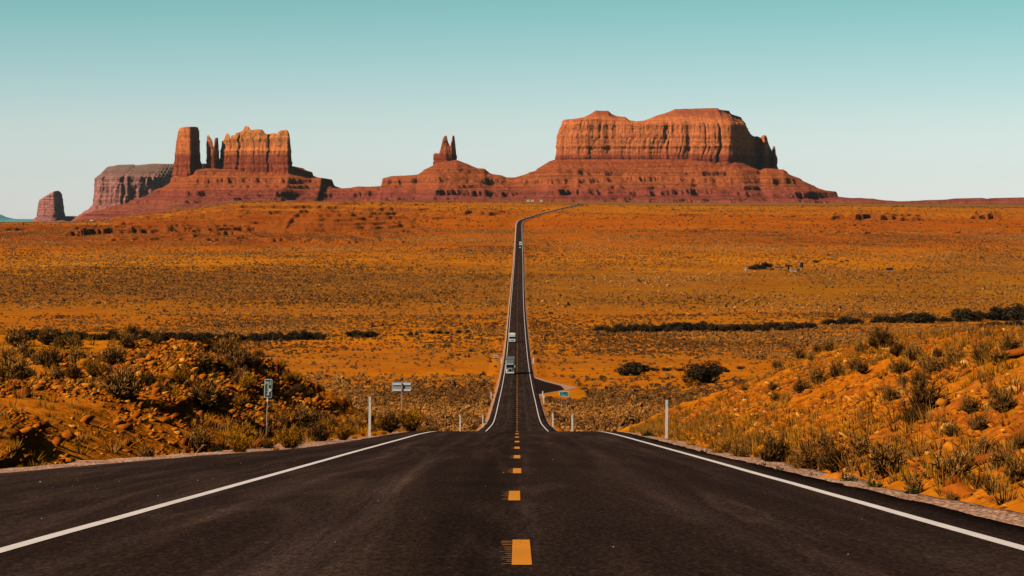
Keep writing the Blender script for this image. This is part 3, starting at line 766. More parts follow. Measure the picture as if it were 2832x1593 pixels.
butte("rock_spire", "pair of thin fused rock spires between the tower and the castle-like butte", DM, [(573, -16), (590, -22), (605, -14), (608, 14), (588, 20), (573, 14)], spires, zb=70, flare=4, flute=2.2, seed=2, yc=0, ds=1.0, fl_scale=0.5, strata=1.0)
castle = E_([(604, 520), (612, 400), (616, 330), (626, 290), (650, 270), (665, 276), (668, 312), (672, 235), (688, 205), (694, 185), (711, 185), (716, 203), (735, 240), (741, 292), (746, 302), (750, 216), (775, 210), (783, 216), (805, 205), (820, 180), (860, 170), (915, 150), (922, 95), (945, 90), (965, 96), (976, 125), (1030, 150), (1050, 140), (1080, 130), (1150, 135), (1168, 160), (1180, 185), (1250, 198), (1260, 185), (1320, 185), (1330, 200), (1350, 190), (1365, 165), (1400, 150), (1470, 140), (1482, 158), (1504, 222), (1506, 350), (1514, 450), (1526, 560), (1540, 640)])
butte("castle_butte", "broad orange butte with a jagged battlement skyline", DM, [(611, 6), (640, -14), (680, -30), (700, -46), (740, -52), (775, -66), (802, -72), (806, -30), (806, 60), (760, 95), (680, 80), (613, 35)], castle, zb=62, mat=M["castle"], flare=7, flute=7.5, seed=3, yc=6, ds=1.6)
king = B_([(1010, 560), (1027, 470), (1033, 432), (1050, 428), (1083, 430), (1095, 400), (1108, 345), (1118, 300), (1130, 270), (1145, 260), (1158, 262), (1166, 300), (1172, 325), (1183, 345), (1185, 366), (1190, 360), (1205, 320), (1213, 300), (1210, 268), (1220, 259), (1232, 264), (1236, 310), (1244, 370), (1243, 428), (1252, 440), (1256, 490), (1270, 600)])
butte("twin_spire_butte", "small butte with two sharp horn-like spires between the two large mesas", DM, [(1199, -12), (1222, -26), (1250, -22), (1263, -8), (1263, 16), (1235, 26), (1200, 18)], king, zb=88, flare=4, flute=4.2, seed=4, yc=0, ds=1.1, fl_scale=0.55, strata=1.2)
big = C_([(95, 600), (112, 480), (118, 330), (135, 280), (158, 235), (165, 200), (180, 188), (250, 182), (350, 165), (400, 140), (445, 110), (550, 112), (580, 140), (625, 158), (690, 162), (730, 190), (780, 200), (840, 195), (900, 175), (950, 155), (1050, 125), (1110, 98), (1200, 95), (1300, 92), (1400, 90), (1470, 90), (1480, 102), (1560, 112), (1580, 140), (1660, 165), (1670, 185), (1700, 215), (1705, 280), (1740, 330), (1800, 325), (1830, 345), (1890, 372), (1905, 430), (1925, 455), (1955, 470), (1962, 520), (1970, 600)])
bigrim = C_([(95, 600), (112, 480), (118, 340), (135, 290), (158, 240), (165, 206), (180, 192), (250, 188), (350, 182), (450, 178), (600, 190), (700, 208), (780, 212), (900, 208), (1000, 205), (1150, 200), (1350, 208), (1500, 218), (1600, 228), (1660, 225), (1700, 232), (1705, 285), (1740, 335), (1800, 330), (1830, 350), (1890, 378), (1905, 436), (1925, 460), (1955, 474), (1962, 524), (1970, 600)])
butte("mesa", "largest mesa, broad and flat-topped with a long cliff face and a dark shaded end", DM, [(1541, 80), (1546, 40), (1600, 12), (1700, 6), (1800, -14), (1900, -22), (1960, -38), (2026, -52), (2046, 70), (2086, 200), (2110, 290), (2146, 400), (2140, 520), (1900, 430), (1600, 300), (1546, 160)], big, rim=bigrim, zb=64, flare=12, flute=8.5, seed=6, yc=[(1500, 90), (1700, 130), (2000, 160), (2060, 260), (2150, 430)], ds=2.0, nv=60, cap_n=12)
fin = C_([(1808, 640), (1814, 400), (1820, 350), (1836, 322), (1852, 314), (1870, 322), (1882, 345), (1894, 400), (1900, 640)])
butte("rock_fin", "sunlit rock fin leaning on the shaded end of the largest mesa", DM, [(2101, 215), (2113, 175), (2126, 200), (2126, 245), (2103, 255)], fin, zb=80, flare=3, flute=3, seed=7, yc=220, ds=1.4, fl_scale=0.6)
fin2 = C_([(1915, 640), (1920, 470), (1928, 430), (1938, 412), (1946, 406), (1952, 440), (1962, 640)])
butte("rock_fin", "thin low rock needle at the far end of the shaded mesa wall", DM, [(2134, 330), (2141, 312), (2147, 330), (2146, 360), (2135, 360)], fin2, zb=80, flare=2, flute=2, seed=8, yc=340, ds=1.2, fl_scale=0.5)
D2 = 11000.0
fm = A_([(690, 900), (712, 740), (713, 600), (718, 520), (745, 505), (775, 480), (795, 450), (812, 438), (850, 432), (890, 423), (1010, 420), (1020, 427), (1150, 414), (1250, 417), (1315, 415), (1500, 412), (1560, 415), (1620, 470), (1640, 560)])
fmr = A_([(690, 900), (712, 740), (713, 600), (718, 522), (760, 514), (900, 510), (1000, 505), (1100, 512), (1200, 508), (1300, 512), (1500, 505), (1560, 505), (1640, 600)])
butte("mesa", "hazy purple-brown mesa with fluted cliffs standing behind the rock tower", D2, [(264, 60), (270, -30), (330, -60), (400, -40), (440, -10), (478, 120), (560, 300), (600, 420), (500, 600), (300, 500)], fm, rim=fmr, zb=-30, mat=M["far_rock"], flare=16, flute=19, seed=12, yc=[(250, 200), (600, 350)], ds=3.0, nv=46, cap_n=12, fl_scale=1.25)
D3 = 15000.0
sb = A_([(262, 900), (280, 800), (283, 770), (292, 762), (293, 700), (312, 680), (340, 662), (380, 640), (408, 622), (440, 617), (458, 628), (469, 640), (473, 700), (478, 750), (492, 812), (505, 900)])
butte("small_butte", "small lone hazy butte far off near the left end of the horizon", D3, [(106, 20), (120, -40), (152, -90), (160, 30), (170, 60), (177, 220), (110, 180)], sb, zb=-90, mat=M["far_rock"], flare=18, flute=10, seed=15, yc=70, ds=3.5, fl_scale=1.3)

# talus skirts under the cliffs: crest row per column, falling towards the viewer
SK = [(-500, 630), (120, 622), (203, 612), (240, 590), (290, 577), (369, 554), (406, 540), (457, 517), (480, 494), (495, 486), (552, 465), (572, 467), (640, 468), (700, 474), (780, 462), (808, 458), (812, 462), (826, 470), (852, 484), (863, 490), (891, 492), (900, 510), (922, 519), (950, 519.5), (987, 517), (1022, 514.5), (1054, 513), (1058, 498.6), (1083, 488.4), (1155, 484), (1172, 471), (1196, 459), (1210, 450), (1264, 442), (1291, 452), (1320, 465), (1341, 466.7), (1348, 474), (1364, 481), (1390, 484), (1399, 489), (1422, 490), (1442, 484), (1482, 472.5), (1485, 466.7), (1509, 452), (1520, 445), (1536, 441), (1700, 440), (2028, 441), (2065, 457), (2099, 474), (2114, 465), (2146, 468), (2163, 469), (2180, 481), (2203, 491), (2236, 507.6), (2265, 524), (2279, 530.7), (2305, 535), (2350, 542), (2391, 545), (2445, 552), (2592, 555.6), (2627, 553.6), (2665, 549), (2708, 546), (2730, 548.7), (2750, 553), (2776, 545), (2832, 544), (3000, 546), (3400, 556), (3700, 562)]
def talus_sheet(name, D, SK, x0, x1, stepx, front, base_row, mat, W=30.0, grad=0.60, seed=0, ledges=((24, 5), (44, 9), (64, 5), (82, 8), (106, 6)), back=460, amp=1.0):
    xs = np.arange(px2x(x0, D), px2x(x1, D), stepx)
    q = np.concatenate([np.arange(-back, 0, 14.0), np.arange(0, front, stepx * 0.9), np.arange(front, front + 260, 20)])
    X, Q = np.meshgrid(xs, q)
    Y = D - W - Q
    px = CX + FPX * X / (D - 0)
    S = row2z(np.interp(px, [a for a, _ in SK], [b for _, b in SK]), D)
    base = np.interp(px, [0, 300, 700, 1400, 2832], base_row)
    Zb = row2z(base, D)
    hgt = np.maximum(S - Zb, 2.0)
    Lx = hgt / grad * (1 + 0.18 * noise(X / 260, X * 0, s=seed))
    gul = fbm(X / 55, Q / 240, oct=4, s=seed + 2); rib = np.abs(noise(X / 30 + Q / 500, Q / 300, s=seed + 4))
    q2 = np.maximum(Q, 0) * (1 + amp * (0.34 * gul + 0.16 * rib))
    z = Zb + hgt * np.exp(-q2 / Lx)
    z = np.where(Q < 0, S - 0.0 * Q, z)
    z = z + fbm(X / 16, Q / 16, oct=4, s=seed + 6, gain=0.7) * np.minimum(6.0, hgt * 0.10) * ss(-5, 25, Q)
    for lz, lh in ledges:
        jit = noise(X / 180, X * 0, s=seed + int(lz)) * 6 + noise(X / 14, Q * 0, s=seed + 1 + int(lz)) * 1.5
        pres = ss(-0.25, 0.25, noise(X / 60, X * 0 + lz, s=seed + 8)) * 0.75 + 0.25
        d = z - (lz + jit)
        z = z + 1.5 * lh * pres * (ss(-0.7, 0.7, d) - 0.5) * np.exp(-(d / (lh * 2.0)) ** 2)
    # sink the toe below the plain
    z = z - 9.0 * ss(front * 0.86, front + 60, Q) * 1.0 - 1.0
    o = link(name, mesh_np(name, np.stack([X, Y, z], -1).reshape(-1, 3), grid_faces(len(q), len(xs)), mat))
    return tag(o, "red rubble slopes and ledges spreading from the foot of the cliffs", "slope", kind="structure")
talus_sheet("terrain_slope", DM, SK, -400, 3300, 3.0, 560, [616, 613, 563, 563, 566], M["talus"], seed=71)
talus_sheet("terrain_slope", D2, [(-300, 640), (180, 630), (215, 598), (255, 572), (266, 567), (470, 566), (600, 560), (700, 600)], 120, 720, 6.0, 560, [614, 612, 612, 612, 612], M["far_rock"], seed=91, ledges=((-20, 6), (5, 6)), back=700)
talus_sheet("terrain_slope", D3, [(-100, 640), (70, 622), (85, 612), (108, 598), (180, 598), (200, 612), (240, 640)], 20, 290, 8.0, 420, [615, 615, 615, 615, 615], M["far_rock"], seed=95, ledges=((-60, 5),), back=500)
# the farthest hills, with haze teal painted into their base colour
def far_hills():
    D = 42000.0
    tab = A_([(-1500, 700), (-500, 760), (-200, 770), (0, 795), (30, 808), (60, 824), (100, 826), (240, 826), (300, 822), (480, 810), (560, 812), (700, 830), (1200, 850)])
    xs = np.arange(px2x(-600, D), px2x(420, D), 70.0); q = np.linspace(-3000, 4500, 60)
    X, Q = np.meshgrid(xs, q); px = CX + FPX * X / D
    S = row2z(np.interp(px, [a for a, _ in tab], [b for _, b in tab]), D)
    Zb = row2z(622, D)
    z = Zb + (S - Zb) * np.exp(-np.maximum(Q, 0) / 1400) * np.exp(-np.maximum(-Q, 0) / 1800) + fbm(X / 500, Q / 500, oct=4, s=5) * 14
    z = Zb + (z - Zb) * np.minimum(1, 1)
    o = link("hills", mesh_np("hills", np.stack([X, D - Q, z], -1).reshape(-1, 3), grid_faces(len(q), len(xs)), plain("far_haze_tinted_hills", (0.10, 0.34, 0.32), 1.0, 0.0, scale=0.001), smooth=True))
    tag(o, "low far hills painted in a haze teal beyond the small butte", "hills", kind="structure")
far_hills()

# ------------------------------------------------------------------ plants
def blade(V, F, T, base, tip, w, tint, bend=0.0):
    b = np.array(base, float); t = np.array(tip, float); d = t - b
    s = np.cross(d, rng.normal(size=3)); s = s / (np.linalg.norm(s) + 1e-9) * w
    i = len(V)
    m = b + d * 0.55 + np.array([0, 0, bend * np.linalg.norm(d)])
    V += [b - s * 0.6, b + s * 0.6, m + s, m - s, t]
    F += [(i, i + 1, i + 2), (i, i + 2, i + 3), (i + 3, i + 2, i + 4)]
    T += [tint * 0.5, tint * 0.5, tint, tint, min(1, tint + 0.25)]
def bush_mesh(name, mat, stems=60, twigs=9, w=1.0, h=0.8, thick=0.010, upright=0.35, tint_lo=0.1):
    """a woody desert bush: stems fanning from the root, each with short twigs on its outer half; about 1 m across"""
    V, F, T = [], [], []
    for i in range(stems):
        a = rng.uniform(0, 2 * math.pi); el = math.asin(rng.uniform(upright, 1.0) ** 0.8)
        ln = rng.uniform(0.72, 1.0) * (1 + 0.18 * math.sin(a * 3 + stems))
        tip = np.array([math.cos(a) * math.cos(el) * w * 0.5, math.sin(a) * math.cos(el) * w * 0.5, math.sin(el) * h]) * ln
        root = np.array([math.cos(a), math.sin(a), 0]) * rng.uniform(0, 0.08) * w
        tn = rng.uniform(tint_lo, 0.8)
        blade(V, F, T, root, tip, thick, tn * 0.5, 0.06)
        for k in range(twigs):
            s = rng.uniform(0.35, 1.0); p = root + (tip - root) * s
            dr = rng.normal(size=3) * 0.55 + np.array([math.cos(a) * 0.4, math.sin(a) * 0.4, 0.9]); dr /= np.linalg.norm(dr)
            blade(V, F, T, p, p + dr * rng.uniform(0.08, 0.19) * (0.6 + 0.6 * h), thick * rng.uniform(0.9, 1.8), min(1, tn + rng.uniform(-0.2, 0.35)))
    return mesh_np(name, V, F, mat, attr=T)
def tuft_mesh(name, mat, n=260, w=0.9, h=0.6, thick=0.007):
    V, F, T = [], [], []
    for i in range(n):
        a = rng.uniform(0, 2 * math.pi); r = rng.uniform(0, 0.22) * w
        root = np.array([math.cos(a) * r, math.sin(a) * r, 0])
        lean = rng.uniform(0.05, 0.75); hh = h * rng.uniform(0.5, 1.0) * (1 - 0.35 * lean)
        a2 = a + rng.normal() * 0.5
        tip = root + np.array([math.cos(a2) * lean * w * 0.45, math.sin(a2) * lean * w * 0.45, hh])
        blade(V, F, T, root, tip, thick * rng.uniform(0.7, 1.5), rng.uniform(0.2, 0.95), 0.08)
    return mesh_np(name, V, F, mat, attr=T)
def leafy_mesh(name, mat, n, w, h, lumps, leaf, seed=0):
    """a dense dark crown of leaf clusters on several limbs, unit size scaled by w (width) and h (height)"""
    r = np.random.default_rng(seed)
    C = []
    for i in range(lumps):
        a = r.uniform(0, 2 * math.pi); q = math.sqrt(r.uniform(0, 1)) * 0.36
        C.append((math.cos(a) * q * w, math.sin(a) * q * w * 0.9, h * r.uniform(0.28, 0.78) * (1 - 0.9 * q), r.uniform(0.13, 0.24) * w, r.uniform(0, 0.5)))
    V, F, T = [], [], []
    for i in range(n):
        c = C[r.integers(len(C))]
        d = r.normal(size=3); d /= np.linalg.norm(d)
        rad = c[3] * r.uniform(0.55, 1.05)
        p = np.array([c[0], c[1], c[2]]) + d * rad * np.array([1, 1, 0.75 * h / w * 1.6])
        p[2] = max(p[2], 0.02 * h)
        u = r.normal(size=3); u /= np.linalg.norm(u); v = np.cross(u, r.normal(size=3)); v /= np.linalg.norm(v)
        s = leaf * r.uniform(0.6, 1.4); k = len(V)
        V += [p - u * s, p + v * s * 0.8, p + u * s]; F.append((k, k + 1, k + 2))
        t = min(1, max(0, c[4] + r.uniform(0, 0.55))); T += [t, t, t]
    for c in C:                                     # limbs
        k = len(V); b = np.array([c[0] * 0.12, c[1] * 0.12, 0]); t = np.array([c[0], c[1], c[2]]); s = 0.018 * w
        V += [b + (s, 0, 0), b + (-s, 0, 0), t, b + (0, s, 0), b + (0, -s, 0)]; F += [(k, k + 1, k + 2), (k + 3, k + 4, k + 2)]; T += [0.05] * 5
    return mesh_np(name, V, F, mat, attr=T)

PRO = dict(
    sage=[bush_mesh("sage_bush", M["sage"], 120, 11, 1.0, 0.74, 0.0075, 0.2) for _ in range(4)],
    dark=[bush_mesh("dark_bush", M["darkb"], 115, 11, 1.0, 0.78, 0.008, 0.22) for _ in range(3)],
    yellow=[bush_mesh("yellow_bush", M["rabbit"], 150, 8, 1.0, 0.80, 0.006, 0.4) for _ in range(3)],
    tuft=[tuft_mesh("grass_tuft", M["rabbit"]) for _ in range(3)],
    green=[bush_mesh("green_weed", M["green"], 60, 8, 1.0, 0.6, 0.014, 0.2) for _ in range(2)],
    tree=[leafy_mesh("tree", M["treem"], 1500, 1.0, 0.8, 11, 0.05, 100 + i) for i in range(6)],
)
NAMES = dict(sage="sagebrush", dark="dark_bush", yellow="rabbitbrush", tuft="grass_clump", green="green_weed", tree="desert_tree")
CAT = dict(sage="bush", dark="bush", yellow="bush", tuft="grass clump", green="weed", tree="tree")
count = {}
def plant(kind, x, y, z, w, h, label, group=None, name=None):
    me = PRO[kind][rng.integers(len(PRO[kind]))]
    o = link(name or NAMES[kind], me, loc=(x, y, z - 0.03 * h), rot=(0, 0, rng.uniform(0, 6.28)), scale=(w, w, h))
    return tag(o, label, CAT[kind], group)
def plant_px(kind, px, py, wpx, label, group=None, hk=0.8, hi=4200.0, name=None):
    """base centre at a photograph pixel, width in photograph pixels"""
    x, y, z = at(px, py, hi=hi)
    w = wpx / FPX * y * (1.22 if kind == "tree" else 1.0)
    return plant(kind, x, y, z, w * 1.12, w * 1.12 * hk / 0.8, label, group, name)
c1 = lambda x, y, w: (x / 3.0186, 850 + y / 3.0186, w / 3.0186)
c6 = lambda x, y, w: (650 + x / 3.788, 980 + y / 3.788, w / 3.788)
c2 = lambda x, y, w: (1700 + x / 2.2756, 1000 + y / 2.2756, w / 2.2756)
c8 = lambda x, y, w: (1600 + x / 2.0909, 820 + y / 2.0909, w / 2.0909)
GL, GR = "brush on the left road bank", "brush on the right road bank"
def lab(kind, where):
    return {"sage": "grey-brown dry sagebrush ", "dark": "dark brown twiggy bush ", "yellow": "golden dry rabbitbrush ", "tuft": "clump of golden dry grass ", "green": "low dark green weed "}[kind] + where
# individually recognisable ones
for kind, (px, py, w), label in [
    ("sage", c1(940, 488, 230), "rounded grey bush casting a long dark shadow on bare soil left of the road"),
    ("dark", c1(610, 605, 170), "dark twiggy bush beside a pale small one on the left bank"),
    ("sage", c1(480, 600, 140), "pale grey small bush beside a dark one on the left bank"),
    ("dark", c1(410, 515, 230), "wide dark brown bush at the back of the left thicket"),
    ("sage", c1(150, 620, 290), "large tangled bush at the left end of the bank, above a bare slope"),
    ("yellow", c1(20, 600, 200), "yellowish bush cut by the left edge of the photo"),
    ("yellow", c1(790, 600, 200), "golden bush in front of the rounded grey one on the left bank"),
    ("sage", c1(1010, 770, 370), "biggest spreading bush in the middle of the left rubble slope"),
    ("dark", c1(1240, 670, 160), "narrow dark bush just right of the biggest one on the rubble slope"),
    ("sage", c1(1700, 540, 210), "rounded bush on the crest line of the left rubble slope"),
    ("sage", c1(1700, 860, 340), "wide olive-brown bush up the slope left of the mile marker"),
    ("yellow", c1(1500, 650, 170), "small golden bush behind the wide olive-brown one"),
    ("sage", c1(1220, 1280, 170), "low grey bush at the gravel edge, nearest one left of the road"),
    ("sage", c1(1660, 1215, 260), "grey roadside bush between the gravel edge and the dark rubble slope"),
    ("green", c1(1810, 1232, 110), "small green weed at the foot of the left roadside bushes"),
    ("yellow", c1(1980, 1195, 260), "golden roadside bush left of the mile marker foot"),
    ("sage", c6(720, 800, 330), "wide olive bush between the mile marker and the white post"),
    ("yellow", c6(570, 1025, 330), "bright golden bush at the gravel edge right of the mile marker"),
    ("dark", c6(880, 940, 270), "dark bush at the gravel edge between two golden ones"),
    ("yellow", c6(1130, 925, 230), "golden bush just left of the white post"),
    ("yellow", c6(960, 820, 150), "small golden bush above the dark roadside one"),
    ("yellow", c6(40, 1065, 260), "golden bush left of the mile marker, touching the gravel"),
    ("dark", c6(345, 1000, 130), "dark bush at the foot of the mile marker post"),
    ("dark", c6(1620, 815, 260), "dark bush at the crest just right of the left white post"),
    ("yellow", c6(1830, 800, 330), "broad olive-gold bush hiding the foot of the sign seen from behind"),
    ("sage", c2(1280, 142, 140), "dark-tipped rounded bush on the upper right bank, left one of a close pair"),
    ("sage", c2(1400, 108, 130), "grey rounded bush on the upper right bank, right one of a close pair"),
    ("sage", c2(1180, 205, 130), "small dark bush just below the close pair on the right bank"),
    ("dark", c2(1960, 330, 260), "large dark bush leaning on the middle of the right rubble slope"),
    ("dark", c2(1870, 400, 170), "lower half of the dark bush clump on the right rubble slope"),
    ("sage", c2(1740, 250, 120), "small pale bush above the dark clump on the right rubble slope"),
    ("dark", c2(1010, 655, 230), "brown upright bush at the road edge, first behind the green weeds"),
    ("sage", c2(1220, 705, 240), "wide grey-brown bush at the foot of the right bank"),
    ("dark", c2(1390, 700, 230), "dark tangled bush in the middle of the long thicket at the right bank foot"),
    ("sage", c2(1560, 600, 190), "pale-topped bush behind the long thicket at the right bank foot"),
    ("sage", c2(1720, 725, 290), "spiky spreading bush at the right end of the long thicket"),
    ("sage", c2(2120, 800, 290), "big grey-brown bush low on the right bank, above the gravel strip"),
    ("sage", c2(2540, 880, 190), "pale grey bush at the right edge of the photo, low on the bank"),
    ("sage", c2(2130, 930, 110), "grey-green small bush growing in the gravel on the right"),
    ("green", c2(210, 485, 80), "green weed just left of the right white post"),
    ("green", c2(560, 605, 80), "round green weed at the road edge below the right white post"),
    ("green", c2(940, 698, 90), "left one of the two green weeds touching the right asphalt edge"),
    ("green", c2(1040, 725, 90), "right one of the two green weeds touching the right asphalt edge"),
    ("green", c2(1250, 765, 90), "dark green weed at the gravel below the long thicket"),
    ("green", c2(1490, 795, 120), "green weed beside a boulder on the right gravel strip"),
    ("green", c2(1650, 830, 130), "longest green weed patch on the right gravel strip"),
    ("green", c2(1870, 870, 110), "sparse green weed farthest along the right gravel strip"),
]:
    plant_px(kind, px, py, w, label, GL if px < CX else GR, hi=128)
# more of the same brush, alike
alike = [("sage", c1(x, y, w)) for x, y, w in [(620, 352, 200), (1060, 342, 230), (130, 332, 220), (380, 312, 210), (500, 345, 160), (1950, 560, 260), (1870, 420, 220), (1990, 470, 230), (2070, 480, 180), (1200, 445, 150), (640, 470, 200), (300, 470, 160), (1330, 700, 120), (880, 560, 150), (60, 480, 220), (210, 420, 200), (850, 470, 130)]]
alike += [("dark", c1(x, y, w)) for x, y, w in [(1300, 310, 120), (1100, 250, 160), (1860, 370, 130), (1740, 330, 110), (2000, 620, 210), (1540, 620, 110)]]
alike += [("yellow", c1(x, y, w)) for x, y, w in [(1950, 330, 160), (1880, 560, 140), (2060, 700, 200), (2000, 860, 200), (150, 1375, 70), (620, 420, 140)]]
alike += [("sage", c6(x, y, w)) for x, y, w in [(130, 200, 260), (60, 330, 220), (230, 130, 200), (480, 760, 220), (400, 850, 200), (880, 700, 200), (1020, 780, 180), (1180, 780, 160), (1290, 770, 120), (1400, 720, 160), (1480, 800, 160), (2080, 810, 140), (1960, 810, 160), (2230, 800, 120), (560, 940, 180), (60, 880, 260)]]
alike += [("dark", c6(x, y, w)) for x, y, w in [(660, 420, 180), (780, 450, 160), (540, 470, 160), (250, 60, 160)]]
alike += [("yellow", c6(x, y, w)) for x, y, w in [(640, 330, 180), (560, 300, 160), (480, 200, 160), (1900, 815, 160), (1560, 690, 160), (330, 760, 160)]]
alike += [("sage", c2(x, y, w)) for x, y, w in [(1560, 75, 110), (1790, 85, 140), (1990, 72, 120), (1920, 160, 140), (1820, 150, 110), (2130, 480, 170), (2300, 440, 200), (2240, 330, 160), (2450, 320, 190), (2400, 240, 150), (2260, 600, 150), (2340, 590, 160), (2450, 700, 210), (2380, 900, 140), (2200, 700, 170), (800, 620, 170), (1700, 620, 160), (820, 190, 60), (1000, 185, 90), (1020, 250, 110), (700, 590, 140), (2560, 560, 150), (2050, 60, 120), (1900, 840, 150), (1330, 560, 190), (880, 540, 140)]]
alike += [("sage", c8(x, y, w)) for x, y, w in [(1450, 315, 110), (1350, 375, 70), (1280, 322, 100), (1150, 340, 80), (1640, 330, 140), (1600, 430, 150), (1940, 375, 160), (2330, 380, 180), (2430, 385, 160), (2080, 440, 150), (2180, 400, 150), (2500, 330, 140), (2010, 420, 140)]]
alike += [("dark", c8(x, y, w)) for x, y, w in [(1750, 312, 170), (1640, 445, 100), (2080, 355, 100), (1850, 350, 120), (1380, 300, 80)]]
alike += [("tuft", c2(x, y, w)) for x, y, w in [(430, 560, 70), (650, 600, 130), (480, 545, 90), (380, 530, 80), (740, 600, 90), (900, 600, 120), (1120, 640, 110), (1300, 640, 120), (1460, 640, 110), (1640, 660, 110), (1850, 700, 110), (2000, 700, 120), (2030, 640, 100), (600, 560, 90), (1240, 520, 90), (1760, 560, 100), (2350, 760, 120), (2500, 780, 120), (2240, 520, 90)]]
alike += [("tuft", c6(x, y, w)) for x, y, w in [(60, 1050, 160), (430, 1040, 140), (700, 980, 140), (1000, 930, 120), (1250, 900, 110), (1340, 860, 100), (1460, 860, 90), (1560, 850, 110), (2140, 815, 80), (2260, 815, 80), (760, 900, 120), (480, 640, 100)]]
alike += [("tuft", c1(x, y, w)) for x, y, w in [(1500, 1230, 90), (1700, 1230, 110), (1380, 1180, 80), (1880, 1100, 130), (1780, 1000, 120), (1350, 600, 90), (560, 570, 90)]]
for kind, (px, py, w) in alike:
    w *= rng.uniform(0.7, 1.0)
    side = "left" if px < CX else "right"
    where = {"left": "on the bank by the mile marker", "right": "on the rubble bank by the white post"}[side]
    plant_px(kind, px, py, w, lab(kind, where), f"{NAMES[kind].replace('_', ' ')} on the {side} bank", hi=128)

# trees and big bushes of the valley
PRO["juniper"] = [leafy_mesh("juniper", M["treem"], 5200, 1.0, 0.8, 22, 0.030, 140)]; NAMES["juniper"] = "juniper"; CAT["juniper"] = "tree"
plant_px("juniper", 1950, 1061, 128, "largest dark rounded juniper alone on bare orange ground in the valley", hk=0.50, hi=1500)
plant_px("tree", 1757, 1038, 98, "long low dark bush left of the lone rounded juniper", hk=0.34, hi=1500, name="desert_shrub")
for i, (px, py, w, hk) in enumerate([(1812, 1027, 22, 0.5), (1845, 1027, 26, 0.4), (1880, 1027, 24, 0.35), (2010, 1030, 22, 0.5), (2050, 1022, 22, 0.4)]):
    plant_px("tree", px, py, w, "small dark shrub on the bare ground around the lone rounded juniper", "small shrubs round the lone juniper", hk, 1500, name="desert_shrub")
rg = random.Random(5)
def row_of_trees(pts, step, w0, w1, label, group, hk=(0.5, 0.75), n=1):
    for (a, b) in zip(pts[:-1], pts[1:]):
        L_ = abs(b[0] - a[0]); k = max(1, int(L_ / step))
        for i in range(k):
            t = (i + rg.uniform(0.1, 0.9)) / k
            px = a[0] + (b[0] - a[0]) * t; py = a[1] + (b[1] - a[1]) * t + rg.uniform(-2, 2.5)
            f = a[2] + (b[2] - a[2]) * t
            plant_px("tree", px, py, rg.uniform(w0, w1) * f, label, group, rg.uniform(*hk), 1900)
row_of_trees([(50, 938, 1.1), (330, 940, 1.0), (560, 944, 1.0), (900, 940, 0.9)], 12, 24, 38, "dark low tree in the hedge-like line along the dry wash left of the road", "trees along the wash, left of the road")
row_of_trees([(960, 932, 1.1), (1040, 934, 1.0)], 16, 22, 34, "dark tree of the short clump between the wash line and the road", "short clump of wash trees left of the road")
row_of_trees([(1090, 930, 0.6), (1180, 925, 0.7), (1300, 922, 0.7)], 24, 16, 26, "small scattered dark tree near the left side of the distant road", "scattered small trees near the road")
row_of_trees([(1645, 918, 0.8), (1760, 918, 1.0), (1960, 917, 1.1), (2150, 914, 1.0), (2260, 908, 0.9)], 12, 22, 36, "dark low tree in the hedge-like line along the dry wash right of the road", "trees along the wash, right of the road")
row_of_trees([(2270, 900, 0.7), (2400, 895, 0.9), (2540, 893, 1.2), (2680, 890, 1.2), (2832, 885, 1.4)], 22, 18, 50, "larger dark tree of the scattered grove near the right end of the wash", "grove at the right end of the wash", (0.40, 0.70))
row_of_trees([(2700, 905, 0.9), (2832, 902, 1.0)], 26, 24, 36, "low dark shrub in front of the grove at the right end of the wash", "shrubs before the right-hand grove", (0.45, 0.6))

